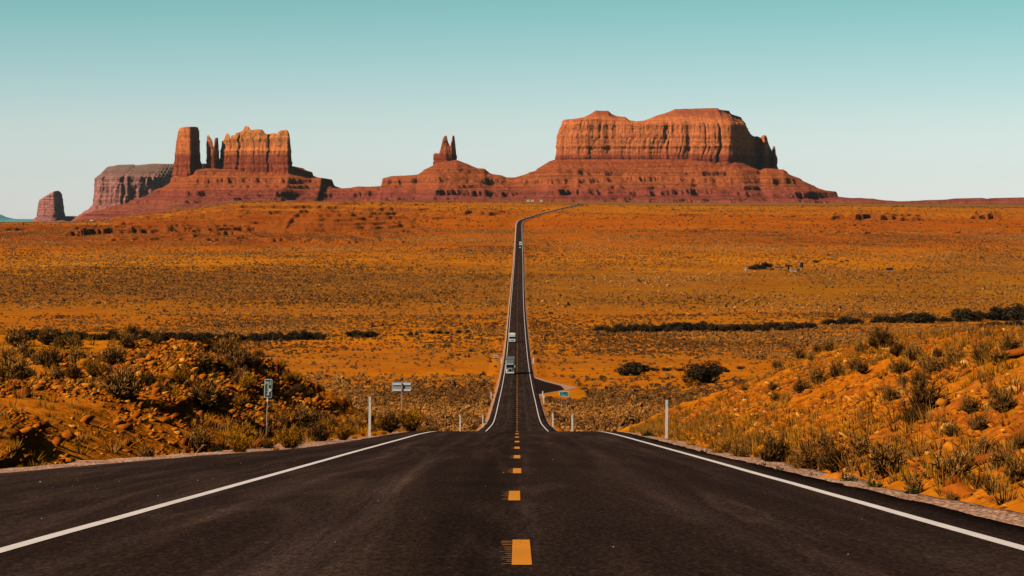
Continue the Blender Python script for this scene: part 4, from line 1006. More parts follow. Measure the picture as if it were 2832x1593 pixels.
# the countless low scrub: one sheet of stuff per belt
def scrub_field(name, n, ylo, yhi, tmax, tris, size, label, keep, mat, s0, road_clear=5.4, hmul=0.46, tintf=None):
    r = np.random.default_rng(s0)
    y = np.sqrt(r.uniform(ylo ** 2, yhi ** 2, n)); t = r.uniform(-tmax, tmax, n); x = t * y
    k = keep(x, y) > r.uniform(0, 1, n)
    k &= np.abs(x - road_x(y)) > road_clear
    k &= ~((y > 555) & (y < 745) & (x > 0) & (x - road_x(y) < 15))
    x, y = x[k], y[k]; z = terrain(x, y); m = len(x)
    sz = size * np.exp(r.normal(0, 0.35, m))
    kinds = 12; prot = []
    for q in range(kinds):
        rr = np.random.default_rng(s0 + q)
        d = rr.normal(size=(tris, 3)); d[:, 2] = np.abs(d[:, 2]) * 0.8 + 0.1; d /= np.linalg.norm(d, axis=1)[:, None]
        c = d * rr.uniform(0.55, 1.0, (tris, 1)) * [0.5, 0.5, hmul]
        u = np.cross(d, rr.normal(size=(tris, 3))); u += 0.35 * rr.normal(size=(tris, 3)) * np.linalg.norm(u, axis=1)[:, None]; u /= np.linalg.norm(u, axis=1)[:, None]
        v = np.cross(u, d + 0.28 * rr.normal(size=(tris, 3))); v /= np.linalg.norm(v, axis=1)[:, None]
        a = 1.65 / math.sqrt(tris)
        tri = np.stack([c - u * a * 0.5, c + u * a * 0.5, c + v * a * 0.75 + [0, 0, 0.06]], 1)
        tri[:, :, 2] = np.maximum(tri[:, :, 2], -0.03)
        prot.append(tri.reshape(-1, 3))
    prot = np.array(prot)
    pk = r.integers(0, kinds, m); ang = r.uniform(0, 2 * math.pi, m)
    P = prot[pk]
    ca, sa = np.cos(ang)[:, None], np.sin(ang)[:, None]
    X = (P[:, :, 0] * ca - P[:, :, 1] * sa) * sz[:, None] + x[:, None]
    Y = (P[:, :, 0] * sa + P[:, :, 1] * ca) * sz[:, None] + y[:, None]
    Z = P[:, :, 2] * sz[:, None] * r.uniform(0.7, 1.15, m)[:, None] + z[:, None]
    V = np.stack([X, Y, Z], -1).reshape(-1, 3)
    F = np.arange(len(V)).reshape(-1, 3)
    tn = r.uniform(0.0, 1.0, m) if tintf is None else np.clip(tintf(x, y) + r.uniform(-0.3, 0.3, m), 0, 1)
    T = np.repeat(tn, tris * 3) + r.uniform(-0.12, 0.12, len(V)) - 0.35 * (P[:, :, 2].reshape(-1) < 0.12)  # low points tinted darker: shade painted at the base of each clump
    o = link(name, mesh_np(name, V, F, mat, attr=np.clip(T, 0, 1)))
    return tag(o, label, "scrub", kind="stuff")
def dens(x, y):
    d = 0.52 + 0.75 * fbm(x / 60, y / 110, oct=4, s=201) + 0.35 * fbm(x / 14, y / 20, oct=3, s=205)
    # bare orange strip before the wash, thick brown belt 1.5 - 2.1 km out on the left
    d = d - 0.55 * np.exp(-((y - 830) / 90.0) ** 2) * ss(-200, 60, x) + 0.5 * ss(1450, 1650, y) * ss(2250, 2050, y) * ss(30, -80, x)
    d = d + 0.25 * ss(620, 500, y)
    return np.clip(d + 0.35 * fbm(x / 200, y / 160, oct=2, s=207), 0.05, 1)
tint1 = lambda x, y: 0.42 + 0.6 * fbm(x / 45, y / 80, oct=3, s=211)
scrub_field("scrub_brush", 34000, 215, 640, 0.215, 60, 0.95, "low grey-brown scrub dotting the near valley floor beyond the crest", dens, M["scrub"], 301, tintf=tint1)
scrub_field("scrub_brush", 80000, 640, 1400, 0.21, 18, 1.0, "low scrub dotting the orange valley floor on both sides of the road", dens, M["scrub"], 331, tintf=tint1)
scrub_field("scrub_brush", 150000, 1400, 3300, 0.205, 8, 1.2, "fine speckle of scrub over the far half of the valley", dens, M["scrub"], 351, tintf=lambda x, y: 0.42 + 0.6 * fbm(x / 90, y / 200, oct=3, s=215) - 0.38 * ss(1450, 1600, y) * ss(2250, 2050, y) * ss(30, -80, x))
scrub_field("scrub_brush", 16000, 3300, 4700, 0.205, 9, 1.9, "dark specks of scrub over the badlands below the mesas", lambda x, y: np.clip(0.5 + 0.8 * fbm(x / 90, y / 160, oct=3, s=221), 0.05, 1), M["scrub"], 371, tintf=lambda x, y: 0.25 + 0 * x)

# scrub and dry grass between the bushes of the banks
def bank_keep(x, y):
    xr = x - road_x(y); left = xr < 0
    foot = np.where(left, aspL(y) + 1.0, aspR(y) + 0.6)
    k = ss(foot, foot + 0.4, np.abs(xr))
    low = np.exp(-((np.abs(xr) - foot - 0.8) / 1.3) ** 2) * np.where(left, ss(60, 72, y), ss(22, 30, y)) * 1.0
    top = ss(8, 12, np.abs(xr)) * 0.5
    return k * np.where(left & (np.abs(xr) > foot + 1.6), 0.35, 1.0) * np.clip(low + top + 0.12 + 0.5 * fbm(x / 3, y / 4, oct=3, s=401), 0, 1)
def grass_field(name, n, s0, label, mat, y0, y1, h):
    r = np.random.default_rng(s0)
    y = np.sqrt(r.uniform(y0 ** 2, y1 ** 2, n)); x = r.uniform(-0.215, 0.215, n) * y
    k = bank_keep(x, y) * 0.9 > r.uniform(0, 1, n); x, y = x[k], y[k]
    m = len(x); z = terrain(x, y)
    B = 22
    hh = h * np.exp(r.normal(0, 0.35, m))
    a = r.uniform(0, 2 * math.pi, (m, B)); ln = r.uniform(0.1, 1.0, (m, B))
    rx = x[:, None] + np.cos(a) * 0.06; ry = y[:, None] + np.sin(a) * 0.06; rz = np.repeat(z[:, None], B, 1) - 0.02
    tx_ = rx + np.cos(a) * ln * hh[:, None] * 0.7; ty_ = ry + np.sin(a) * ln * hh[:, None] * 0.7; tz = rz + hh[:, None] * r.uniform(0.5, 1.0, (m, B)) * (1 - 0.4 * ln)
    w = 0.011; b = r.uniform(0, 2 * math.pi, (m, B))
    V = np.stack([np.stack([rx - np.cos(b) * w, ry - np.sin(b) * w, rz], -1), np.stack([rx + np.cos(b) * w, ry + np.sin(b) * w, rz], -1), np.stack([tx_, ty_, tz], -1)], 2).reshape(-1, 3)
    T = np.repeat(r.uniform(0.1, 0.9, m), B * 3)
    return tag(link(name, mesh_np(name, V, np.arange(len(V)).reshape(-1, 3), mat, attr=T)), label, "grass", kind="stuff")
grass_field("dry_grass", 17000, 411, "thin dry grass between the bushes on both road banks", M["rabbit"], 24, 128, 0.24)
grass_field("dry_grass", 12000, 412, "short brown dead stalks between the bushes on both road banks", M["sage"], 24, 128, 0.28)

# ------------------------------------------------------------------ rocks
def rock_arrays(seed, flat=0.55):
    import bmesh
    r = random.Random(seed)
    bm = bmesh.new(); bmesh.ops.create_icosphere(bm, subdivisions=2, radius=0.5)
    for k in range(9):                                   # chop flat facets
        n = Vector((r.gauss(0, 1), r.gauss(0, 1), r.gauss(0, 0.9))).normalized(); d = r.uniform(0.13, 0.32)
        for v in bm.verts:
            e = v.co.dot(n) - d
            if e > 0: v.co -= n * e
    for v in bm.verts: v.co.z *= flat; v.co.x *= 1.15
    V = np.array([v.co[:] for v in bm.verts]); F = np.array([[v.index for v in f.verts] for f in bm.faces])
    bm.free(); return V, F
RK = [rock_arrays(i, [0.5, 0.7, 0.35, 0.6, 0.28, 0.8][i % 6]) for i in range(12)]
def chip(seed):
    """a small angular slab: a jittered box, twelve triangles"""
    r = np.random.default_rng(seed + 900)
    c = np.array([[x, y, z] for z in (-.5, .5) for y in (-.5, .5) for x in (-.5, .5)], float)
    c[4:, :2] *= r.uniform(0.45, 0.95); c += r.normal(0, 0.11, c.shape); c[:, 2] *= r.uniform(0.22, 0.6)
    q = [(0, 1, 3, 2), (4, 6, 7, 5), (0, 4, 5, 1), (1, 5, 7, 3), (3, 7, 6, 2), (2, 6, 4, 0)]
    return c, np.array([t for a, b, c_, d in q for t in ((a, c_, b), (a, d, c_))])
CK = [chip(i) for i in range(12)]
RM = [mesh_np("rock", v, f, M["boulder"], attr=np.full(len(v), 0.2)) for v, f in [RK[i] if i % 3 == 0 else CK[i] for i in range(12)]]
def rubble(name, x, y, size, label, s0, tilt=0.5):
    r = np.random.default_rng(s0); z = terrain(x, y); m = len(x)
    VV, FF, TT = [], [], []; b = 0
    for q in range(12):
        idx = np.nonzero(r.integers(0, 12, m) == q)[0] if False else np.arange(q, m, 12)
        V0, F0 = CK[q]; k = len(idx)
        if not k: continue
        a = r.normal(0, 0.5, k); tl = r.normal(tilt, 0.3, k)
        sx_ = size[idx] * r.uniform(0.7, 1.5, k); sy_ = size[idx] * r.uniform(0.6, 1.1, k); sz_ = size[idx] * r.uniform(0.6, 1.1, k)
        X = V0[None, :, 0] * sx_[:, None]; Y = V0[None, :, 1] * sy_[:, None]; Z = V0[None, :, 2] * sz_[:, None]
        ct, st_ = np.cos(tl)[:, None], np.sin(tl)[:, None]; X, Z = X * ct - Z * st_, X * st_ + Z * ct
        ca, sa = np.cos(a)[:, None], np.sin(a)[:, None]; X, Y = X * ca - Y * sa, X * sa + Y * ca
        VV.append(np.stack([X + x[idx][:, None], Y + y[idx][:, None], Z + z[idx][:, None] + 0.08 * size[idx][:, None]], -1).reshape(-1, 3))
        FF.append((F0[None] + (np.arange(k) * len(V0))[:, None, None]).reshape(-1, 3) + b); b += k * len(V0)
        TT.append(np.repeat(r.uniform(0, 1, k), len(V0)))
    return tag(link(name, mesh_np(name, np.concatenate(VV), np.concatenate(FF), M["boulder"], attr=np.concatenate(TT))), label, "rubble", kind="stuff")
def bank_pts(n, s0, side, ylo, yhi, w0, w1):
    r = np.random.default_rng(s0)
    y = np.sqrt(r.uniform(ylo ** 2, yhi ** 2, n)); f = aspL(y) + 1.1 if side < 0 else aspR(y) + 0.8
    xr = f + w0 + (w1 - w0) * r.uniform(0, 1, n) ** 0.8
    x = side * xr + road_x(y)
    k = np.abs(x / y) < np.where(y < 75, 0.36, 0.24)
    den = 0.42 + 1.15 * fbm(x / 3.5, y / 6, oct=3, s=s0 + 1)
    if side < 0: den = den - 0.45 * ss(64, 52, y) + 0.12 * ss(64, 72, y)
    k &= den > r.uniform(0, 1, n)
    return x[k], y[k], r
for side, nm in ((-1, "left"), (1, "right")):
    x, y, r = bank_pts(70000 if side < 0 else 90000, 501 + side, side, 32 if side < 0 else 19, 118, 0.0, 9 if side < 0 else 12)
    rubble("rubble", x, y, np.minimum((0.072 if side < 0 else 0.066) * np.exp(r.normal(0, 0.6, len(x))), 0.34 if side < 0 else 0.26), f"small broken red stones strewn over the {nm} road bank", 510 + side, 0.45 if side < 0 else -0.25)
    # the larger ones, each a rock of its own
    x, y, r = bank_pts(430 if side < 0 else 330, 521 + side, side, 38, 112, 0.4, 8)
    n = min(len(x), 145 if side < 0 else 120)
    z = terrain(x, y)
    for i in range(n):
        if side < 0 and y[i] < 60 and i % 4: continue
        s = min((0.21 if side < 0 else 0.15) * math.exp(r.normal(0, 0.35)), 0.4)
        o = link("rock", RM[r.integers(len(RM))], loc=(x[i], y[i], z[i] + 0.05 * s), rot=(r.normal(0, 0.35) , r.normal(0, 0.35) + (0.45 if side < 0 else -0.35), r.uniform(0, 6.28)), scale=(s * r.uniform(0.8, 1.6), s, s * r.uniform(0.7, 1.1)))
        tag(o, {"left": "angular dark red block in the shadowed rubble on the steep bank by the mile marker", "right": "orange slab lying on the sunlit rubble bank by the single white post"}[nm], "rock", f"larger rocks on the {nm} bank")
for px, py, s, lb in [(*c2(1375, 775, 0)[:2], 0.62, "large orange boulder at the gravel edge beside a green weed"), (*c2(2220, 845, 0)[:2], 0.35, "small rounded pale boulder low on the right bank"), (*c2(2330, 640, 0)[:2], 0.5, "tilted dark-sided slab below the bushes of the right bank"), (*c8(2560, 345, 0)[:2], 0.7, "pale orange boulder on top of the right bank at the photo edge"), (*c1(340, 560, 0)[:2], 0.75, "orange boulder among the bushes at the left end of the bank"), (*c1(200, 1260, 0)[:2], 0.28, "dark small rock on the bare orange slope nearest the left edge"), (1058, 1209, 0.22, "small black rock beside the foot of the left white post")]:
    x, y, z = at(px, py, hi=125)
    o = link("boulder", RM[int(px) % 12], loc=(x, y, z + 0.1 * s), rot=(0.2, 0.2, px), scale=(s * 1.5, s, s * 0.9)); tag(o, lb, "rock")
# stray pebbles on the shoulder
r = np.random.default_rng(77)
py_ = r.uniform(17, 60, 130); px_ = np.where(r.uniform(0, 1, 130) < 0.8, -r.uniform(3.9, 7.5, 130), r.uniform(-3, 4.1, 130))
V, F = [], []
for i in range(130):
    v0, f0 = RK[i % 12]; s = 0.0125 * math.exp(r.normal(0, 0.35)); b = len(V)
    V += list(v0 * s + [px_[i], py_[i], float(prof(py_[i])) + s * 0.25]); F += list(f0 + b)
M["pebble"] = plain("pale_pebble", (0.55, 0.40, 0.28), 0.9, 0.1)
tag(link("pebbles", mesh_np("pebbles", V, F, M["pebble"])), "tiny pale pebbles scattered on the asphalt shoulder", "pebbles", kind="stuff")

# ------------------------------------------------------------------ signs and posts
def text(name, body, size, mat, parent, loc, extrude=0.002, sx_=1.0):
    cu = bpy.data.curves.new(name, 'FONT'); cu.body = body; cu.size = size; cu.align_x = 'CENTER'; cu.align_y = 'CENTER'; cu.extrude = extrude
    cu.materials.append(mat); cu.offset = size * 0.018
    t = bpy.data.objects.new(name, cu); COL.objects.link(t)
    me = bpy.data.meshes.new_from_object(t.evaluated_get(bpy.context.evaluated_depsgraph_get())); bpy.data.objects.remove(t)
    o = bpy.data.objects.new(name, me); COL.objects.link(o); o.parent = parent; o.location = loc; o.rotation_euler = (R_(90), 0, 0); o.scale = (sx_, 1, 1)
    return o
def rounded(w, h, r, n=5):
    pts = []
    for cx_, cz_, a0 in ((w/2 - r, h/2 - r, 0), (-w/2 + r, h/2 - r, 90), (-w/2 + r, -h/2 + r, 180), (w/2 - r, -h/2 + r, 270)):
        for k in range(n + 1):
            a = R_(a0 + 90 * k / n); pts.append((cx_ + r * math.cos(a), cz_ + r * math.sin(a)))
    return pts
def plate(name, w, h, r, y0, y1, mat, parent, cz=0.0):
    pr = rounded(w, h, r); n = len(pr)
    v = [(x, y0, z + cz) for x, z in pr] + [(x, y1, z + cz) for x, z in pr]
    f = [tuple(range(n)), tuple(range(n, 2 * n))[::-1]] + [(k, n + k, n + (k + 1) % n, (k + 1) % n) for k in range(n)]
    return MB().poly(v, f).build(name, mat, parent)
# mile marker
d = at(733, 1206, hi=125)[1]; x = px2x(735, d); ztop = row2z(1049, d); zmid = row2z(1074.5, d); zbot = row2z(1206, d)
mm = empty("mile_marker", (x, d, zbot)); mm.rotation_euler = (0, R_(2.5), 0)
tag(mm, "narrow green mile marker sign reading MILE 13 on a thin post", "sign")
hh = zmid - zbot; pw, ph = 21.5 / FPX * d, 51.5 / FPX * d
MB().cyl((0, 0.02, -0.4), (0, 0.02, hh - ph / 2 - 0.1), 0.017, n=8).build("post", M["steel"], mm)
MB().cyl((0, 0.02, hh - ph / 2 - 0.11), (0, 0.02, hh + ph / 2 - 0.03), 0.026, n=8).build("sleeve", M["post_white"], mm)
bd = plate("border", pw, ph, 0.035, -0.012, 0.0, M["sign_white"], mm, hh)
plate("panel", pw - 0.034, ph - 0.034, 0.024, -0.016, -0.004, M["sign_green"], mm, hh)
text("lettering", "MILE", 0.115, M["sign_white"], mm, (0.0, -0.0175, hh + ph * 0.28), sx_=0.72)
text("lettering", "1", 0.17, M["sign_white"], mm, (-0.003, -0.0175, hh + ph * 0.045))
text("lettering", "3", 0.17, M["sign_white"], mm, (-0.003, -0.0175, hh - ph * 0.265))
MB().cyl((pw * 0.24, -0.022, hh - ph * 0.085), (pw * 0.24, -0.0165, hh - ph * 0.085), 0.044, n=14).build("sticker", M["post_white"], mm)
# delineator posts
def delineator(px, ptop, pbot, d, wpx, label, tilt=0.0, cap=True):
    x = px2x(px, d); zb_ = row2z(pbot, d); zt = row2z(ptop, d); h = zt - zb_; w = max(wpx / FPX * d, 0.06)
    o = empty("delineator_post", (x, d, zb_)); o.rotation_euler = (0, R_(tilt), 0)
    tag(o, label, "post", "white marker posts beside the road")
    b = MB(); b.box(-w/2, w/2, -0.006, 0.0, -0.5, h)
    b.box(-w/2, -w/2 + 0.008, 0.0, 0.035, -0.5, h); b.box(w/2 - 0.008, w/2, 0.0, 0.035, -0.5, h)
    b.build("post_channel", M["post_white"], o)
    if cap: MB().box(-w*0.42, w*0.42, -0.012, -0.007, h - 0.16, h - 0.03).build("reflector", M["sign_white"], o)
    return o
delineator(1021, 1098, 1214, 92, 6.8, "white marker post on the left gravel edge, the nearer one left of the road", 0.8)
delineator(1844, 1107, 1218, 88, 7.2, "white marker post standing in brush right of the road before the crest", 0.6)
delineator(1272, 1150, 1200, 150, 4, "thin white post just beyond the crest, left of the road", 0.3)
delineator(1335, 1146, 1172, 330, 3, "small white post beyond the crest beside the left asphalt edge")
delineator(1583, 1147, 1200, 155, 5, "thin white post beyond the crest, right of the road")
delineator(1529, 1142, 1170, 330, 4, "short white post beside the right asphalt edge beyond the crest")
delineator(1501, 1082, 1100, 560, 3.4, "small white post at the near corner of the paved turnout")
delineator(1504, 1094, 1112, 520, 3.2, "lower of two small white posts before the paved turnout")
delineator(1358, 1084, 1112, 540, 2.6, "small post by the left edge of the road below the truck")
delineator(1475, 990, 1008, 860, 3.4, "small yellowish post on the right verge level with the truck")
delineator(1386, 990, 1008, 860, 3.0, "small yellowish post on the left verge level with the truck")
# sign seen from behind
def back_sign(px, prow, wpx, hpx, d, pbot, label, braces=2):
    x = px2x(px, d); w = wpx / FPX * d; h = hpx / FPX * d; zc = row2z(prow, d); zb_ = ground_at(x, d) - 0.2
    o = empty("road_sign", (x, d, zb_)); tag(o, label, "sign")
    H_ = zc - zb_
    plate("panel", w, h, 0.05, 0.02, 0.035, M["sign_back"], o, H_)
    for s in (-1, 1):
        MB().box(-w * 0.46, w * 0.46, -0.035, 0.018, H_ + s * h * 0.29 - h * 0.10, H_ + s * h * 0.29 + h * 0.10).build("brace", M["chrome"], o)
    MB().box(-0.035, 0.035, -0.10, -0.037, 0, H_ + h * 0.40).build("post", M["steel"], o)
    return o
back_sign(1110.5, 1071, 55, 28.5, 200, 1150, "large rectangular road sign seen from behind on a single post left of the road")
back_sign(1370.5, 986, 13.5, 8.5, 880, 1000, "tiny white road sign seen from behind left of the truck")
# teal sign with arrow
d = 470.0; x = px2x(1560, d); w, h = 26.5 / FPX * d, 14.0 / FPX * d; zc = row2z(1089.5, d); zb_ = ground_at(x, d) - 0.3
gs = empty("direction_sign", (x, d, zb_)); tag(gs, "small teal direction sign with two text lines and an arrow beside the turnout", "sign")
H_ = zc - zb_
plate("border", w, h, 0.13, -0.02, 0.0, M["sign_white"], gs, H_)
plate("panel", w - 0.20, h - 0.20, 0.06, -0.035, -0.01, M["sign_teal"], gs, H_)
for zz, x0, n in ((0.17, -0.58, 4), (-0.17, -0.58, 6)):
    b = MB()
    for k in range(n): b.box(x0 + k * 0.135, x0 + k * 0.135 + 0.095, -0.045, -0.037, H_ + zz - 0.07, H_ + zz + 0.07)
    b.build("lettering", M["sign_cyan"], gs)
b = MB(); ax0, az0 = 0.47, H_
b.poly([(ax0 - 0.17, -0.046, az0 - 0.14), (ax0 - 0.11, -0.046, az0 - 0.19), (ax0 + 0.10, -0.046, az0 + 0.05), (ax0 + 0.04, -0.046, az0 + 0.10)], [(0, 1, 2, 3)])
b.poly([(ax0 - 0.05, -0.046, az0 + 0.12), (ax0 + 0.15, -0.046, az0 - 0.03), (ax0 + 0.19, -0.046, az0 + 0.22)], [(0, 1, 2)])
b.build("arrow", M["sign_cyan"], gs)
for s in (-0.4, 0.4): MB().box(s - 0.04, s + 0.04, 0.0, 0.07, 0, H_ + h * 0.4).build("post", M["steel"], gs)

# ------------------------------------------------------------------ vehicles (front towards -y)
def wheels(o, xs, ys_, r, wd=0.28):
    for yv in ys_:
        for s in (-1, 1):
            t = MB().cyl((s * xs, yv, r), (s * (xs - wd), yv, r), r, n=18).build("wheel", M["tyre"], o)
            MB().cyl((s * (xs + 0.006), yv, r), (s * (xs - 0.04), yv, r), r * 0.52, n=12).build("rim", M["chrome"], t)
def semi_truck(loc):
    o = empty("semi_truck", loc); tag(o, "grey semi truck with a long nose driving up the road towards the viewer", "truck")
    MB().prism([(0.55, 0.75), (0.45, 1.15), (0.55, 1.55), (2.2, 1.78), (2.2, 0.75)], -0.72, 0.72).build("hood", M["grey_paint"], o, bevel=0.12)
    MB().box(-1.1, 1.1, 2.2, 4.6, 0.75, 2.75, 0.08, 0.35, 0.0).build("cab", M["grey_paint"], o, bevel=0.08)
    MB().poly([(-0.98, 2.27, 1.88), (0.98, 2.27, 1.88), (0.95, 2.44, 2.58), (-0.95, 2.44, 2.58)], [(0, 1, 2, 3)]).build("windshield", M["glass"], o)
    MB().prism([(2.5, 2.70), (3.2, 3.65), (4.6, 3.90), (4.6, 2.70)], -1.08, 1.08).build("roof_fairing", M["grey_paint"], o, bevel=0.10)
    MB().box(-1.02, 1.02, 2.30, 2.62, 2.66, 2.84).build("visor", M["chrome"], o)
    g = MB().box(-0.42, 0.42, 0.40, 0.47, 0.78, 1.50).build("grille", M["glass"], o)
    MB().box(-0.48, 0.48, 0.415, 0.45, 0.72, 0.78).box(-0.48, 0.48, 0.415, 0.45, 1.50, 1.57).box(-0.48, -0.42, 0.415, 0.45, 0.78, 1.5).box(0.42, 0.48, 0.415, 0.45, 0.78, 1.5).build("grille_frame", M["chrome"], g)
    for s in (-1, 1):
        MB().prism([(0.62, 0.55), (0.60, 1.10), (0.95, 1.32), (1.9, 1.32), (2.1, 0.9), (2.0, 0.55)], s * 0.72, s * 1.14).build("fender", M["white_paint"] if s < 0 else M["grey_paint"], o, bevel=0.08)
        MB().cyl((s * 0.88, 0.50, 0.98), (s * 0.88, 0.66, 0.98), 0.13, n=14).build("headlight", M["lamp"], o)
        m = MB().box(s * 1.32 - 0.11, s * 1.32 + 0.11, 2.25, 2.33, 1.85, 2.45).build("mirror", M["white_paint"], o)
        MB().box(min(s * 1.08, s * 1.24), max(s * 1.08, s * 1.24), 2.28, 2.31, 2.3, 2.34).build("mirror_arm", M["steel"], m)
        MB().cyl((s * 1.12, 4.8, 1.0), (s * 1.12, 4.8, 3.7), 0.08, n=10).build("exhaust_stack", M["chrome"], o)
        MB().cyl((s * 0.30, 0.95, 1.66), (s * 0.30, 1.12, 1.70), 0.09, n=10).build("air_horn", M["lamp"], o)
    MB().box(-1.18, 1.18, 0.15, 0.42, 0.32, 0.68).build("bumper", M["chrome"], o, bevel=0.04)
    MB().box(-1.28, 1.28, 5.4, 18.6, 1.15, 4.05).build("trailer", M["grey_paint"], o, bevel=0.04)
    MB().box(-0.5, 0.5, 2.0, 18.0, 0.7, 1.1).build("chassis", M["tyre"], o)
    wheels(o, 1.12, (1.35,), 0.5); wheels(o, 1.22, (4.9, 6.1, 16.4, 17.6), 0.5, 0.5)
    return o
def motorhome(loc, flip=False, label="", L_=9.0, tow=False, small=1.0):
    """flat-fronted coach: body, wide windshield, cap, air conditioner"""
    o = empty("motorhome", loc, math.pi if flip else 0); tag(o, label, "motorhome")
    MB().prism([(0.10, 0.45), (0.0, 1.15), (0.22, 2.25), (0.12, 3.30), (0.6, 3.42), (L_, 3.42), (L_, 0.45)], -1.22, 1.22).build("body", M["white_paint"], o, bevel=0.10)
    w = MB().poly([(-1.12, 0.010, 1.50), (1.12, 0.010, 1.50), (1.10, 0.190, 2.28), (-1.10, 0.190, 2.28)], [(0, 1, 2, 3)]).build("windshield", M["glass"], o)
    MB().box(-0.015, 0.015, -0.005, 0.17, 1.50, 2.28, 0, 0.17, 0.0).build("divider", M["tyre"], w)
    MB().box(-0.55, 0.55, -0.02, 0.06, 0.82, 1.05).build("grille", M["glass"], o)
    MB().box(-1.24, 1.24, -0.12, 0.10, 0.36, 0.66).build("bumper", M["white_paint"], o, bevel=0.04)
    MB().box(-0.42, 0.42, 2.2, 3.1, 3.42, 3.74, 0.05, 0.1, 0.1).build("air_conditioner", M["white_paint"], o, bevel=0.04)
    for s in (-1, 1):
        MB().box(s * 0.98 - 0.14, s * 0.98 + 0.14, -0.03, 0.06, 0.84, 1.03).build("headlight", M["lamp"], o)
        m = MB().box(s * 1.42 - 0.09, s * 1.42 + 0.09, 0.0, 0.08, 1.65, 2.15).build("mirror", M["tyre"], o)
        MB().box(min(s * 1.2, s * 1.35), max(s * 1.2, s * 1.35), 0.03, 0.06, 2.05, 2.09).build("mirror_arm", M["tyre"], m)
        for k in range(3): MB().box(s * 1.225 - 0.006, s * 1.225 + 0.006, 1.6 + 2.3 * k, 2.8 + 2.3 * k, 1.6, 2.3).build("side_window", M["glass"], o)
    MB().box(-0.9, 0.9, L_ + 0.002, L_ + 0.02, 1.7, 2.3).build("rear_window", M["glass"], o)
    MB().box(-1.22, 1.22, L_ - 0.02, L_ + 0.16, 0.38, 0.62).build("rear_bumper", M["grey_paint"], o)
    wheels(o, 1.12, (1.3, L_ - 2.6), 0.42)
    return o
def car(name, loc, label, suv=False, rz=math.pi):
    h = 1.95 if suv else 1.45
    o = empty(name, loc, rz); tag(o, label, "car")
    bh = 1.05 if suv else 0.88
    MB().prism([(0.0, 0.35), (0.02, 0.72), (0.25, bh - 0.06), (1.2, bh), (4.4, bh), (4.62, 0.8), (4.62, 0.35)], -0.9, 0.9).build("body", M["white_paint"], o, bevel=0.08)
    MB().prism([(1.15, bh), (1.8, h - 0.04), (3.9 if suv else 3.4, h), (4.5 if suv else 4.1, bh)], -0.78, 0.78).build("cabin", M["glass"], o, bevel=0.05)
    MB().box(-0.74, 0.74, 1.85, 4.0 if suv else 3.4, h - 0.01, h + 0.05).build("roof", M["white_paint"], o, bevel=0.02)
    for s in (-1, 1):
        MB().box(s * 0.68 - 0.15, s * 0.68 + 0.15, -0.02, 0.06, 0.62, 0.76).build("headlight", M["lamp"], o)
        MB().box(s * 0.74 - 0.1, s * 0.74 + 0.1, 4.60, 4.65, 0.7, 0.88).build("tail_lamp", M["boulder"], o)
        MB().box(s * 1.0 - 0.08, s * 1.0 + 0.08, 1.4, 1.5, bh + 0.05, bh + 0.2).build("mirror", M["white_paint"], o)
    wheels(o, 0.88, (0.85, 3.65), 0.34, 0.2)
    return o
def on_road(y, off): return (float(road_x(y)) + off, y, float(prof(y)) + 0.01)
semi_truck(on_road(752, -1.95))
motorhome(on_road(1062, -1.85), label="white motorhome with a wide dark windshield driving towards the viewer behind the truck")
car("van", on_road(2595, 1.2), "white van last in the far line of vehicles, nearest of the three", suv=True)
bpy.data.objects["van"].location.y += 4.6
motorhome((on_road(2680, 1.75)[0], 2680, on_road(2680, 1.75)[2]), flip=True, label="white motorhome in the middle of the far line of three vehicles", L_=7.5)
car("car", on_road(2775, 1.3), "white car leading the far line of three vehicles")

# ------------------------------------------------------------------ the homestead in the valley
def house(name, px, prow, wpx, hpx, depth, wall, roof, label, cat, roof_kind="flat", rz=0.0, door=True, d_hi=3200, dd=None):
    if dd: x, y = px2x(px, dd), dd; z = ground_at(x, y)
    else: x, y, z = at(px, prow, hi=d_hi)
    w = wpx / FPX * y; h = hpx / FPX * y
    o = empty(name, (x, y, z - 0.1), rz); tag(o, label, cat)
    MB().box(-w/2, w/2, 0, depth, 0, h).build("wall", wall, o)
    if roof_kind == "flat": MB().box(-w/2 - 0.3, w/2 + 0.3, -0.3, depth + 0.3, h + 0.003, h + 0.25).build("roof", roof, o)
    else: MB().poly([(-w/2 - 0.3, -0.4, h), (w/2 + 0.3, -0.4, h), (w/2 + 0.3, depth + 0.4, h), (-w/2 - 0.3, depth + 0.4, h), (-w/2 - 0.3, depth/2, h + w * 0.16 + 0.6), (w/2 + 0.3, depth/2, h + w * 0.16 + 0.6)], [(0, 1, 5, 4), (2, 3, 4, 5), (0, 4, 3), (1, 2, 5), (0, 3, 2, 1)]).build("roof", roof, o)
    if door: MB().box(w * 0.12, w * 0.12 + min(0.9, w * 0.3), -0.03, -0.003, 0.05, min(2.0, h * 0.85)).build("door", M["wood_dark"], o)
    return o
house("outhouse", 2064, 748.5, 6.5, 8, 1.6, M["house_white"], M["house_white"], "tiny white outhouse with a dark door left of the homestead trees", "outhouse")
house("shed", 2112, 746.5, 22, 3.6, 3, M["wood_pale"], M["wood_dark"], "low broken-down pale shed in front of the homestead trees", "shed")
house("shed", 2136, 746.5, 10, 4.0, 3, M["wood_dark"], M["wood_dark"], "low dark lean-to between the broken shed and the cabin", "shed", door=False)
house("cabin", 2156, 747, 24, 7.5, 5, M["wood_pale"], M["wood_dark"], "pale boarded cabin with a flat dark roof in the valley homestead", "cabin")
x, y, z = at(2180, 747, hi=3200); u = y / FPX
o = empty("ramada", (x, y, z)); tag(o, "open dark-roofed shelter on posts right of the pale cabin", "shelter")
MB().prism([(0, 2.6), (0, 3.7), (4, 3.9), (4, 3.3)], -8 * u, 10 * u).build("roof", M["wood_dark"], o)
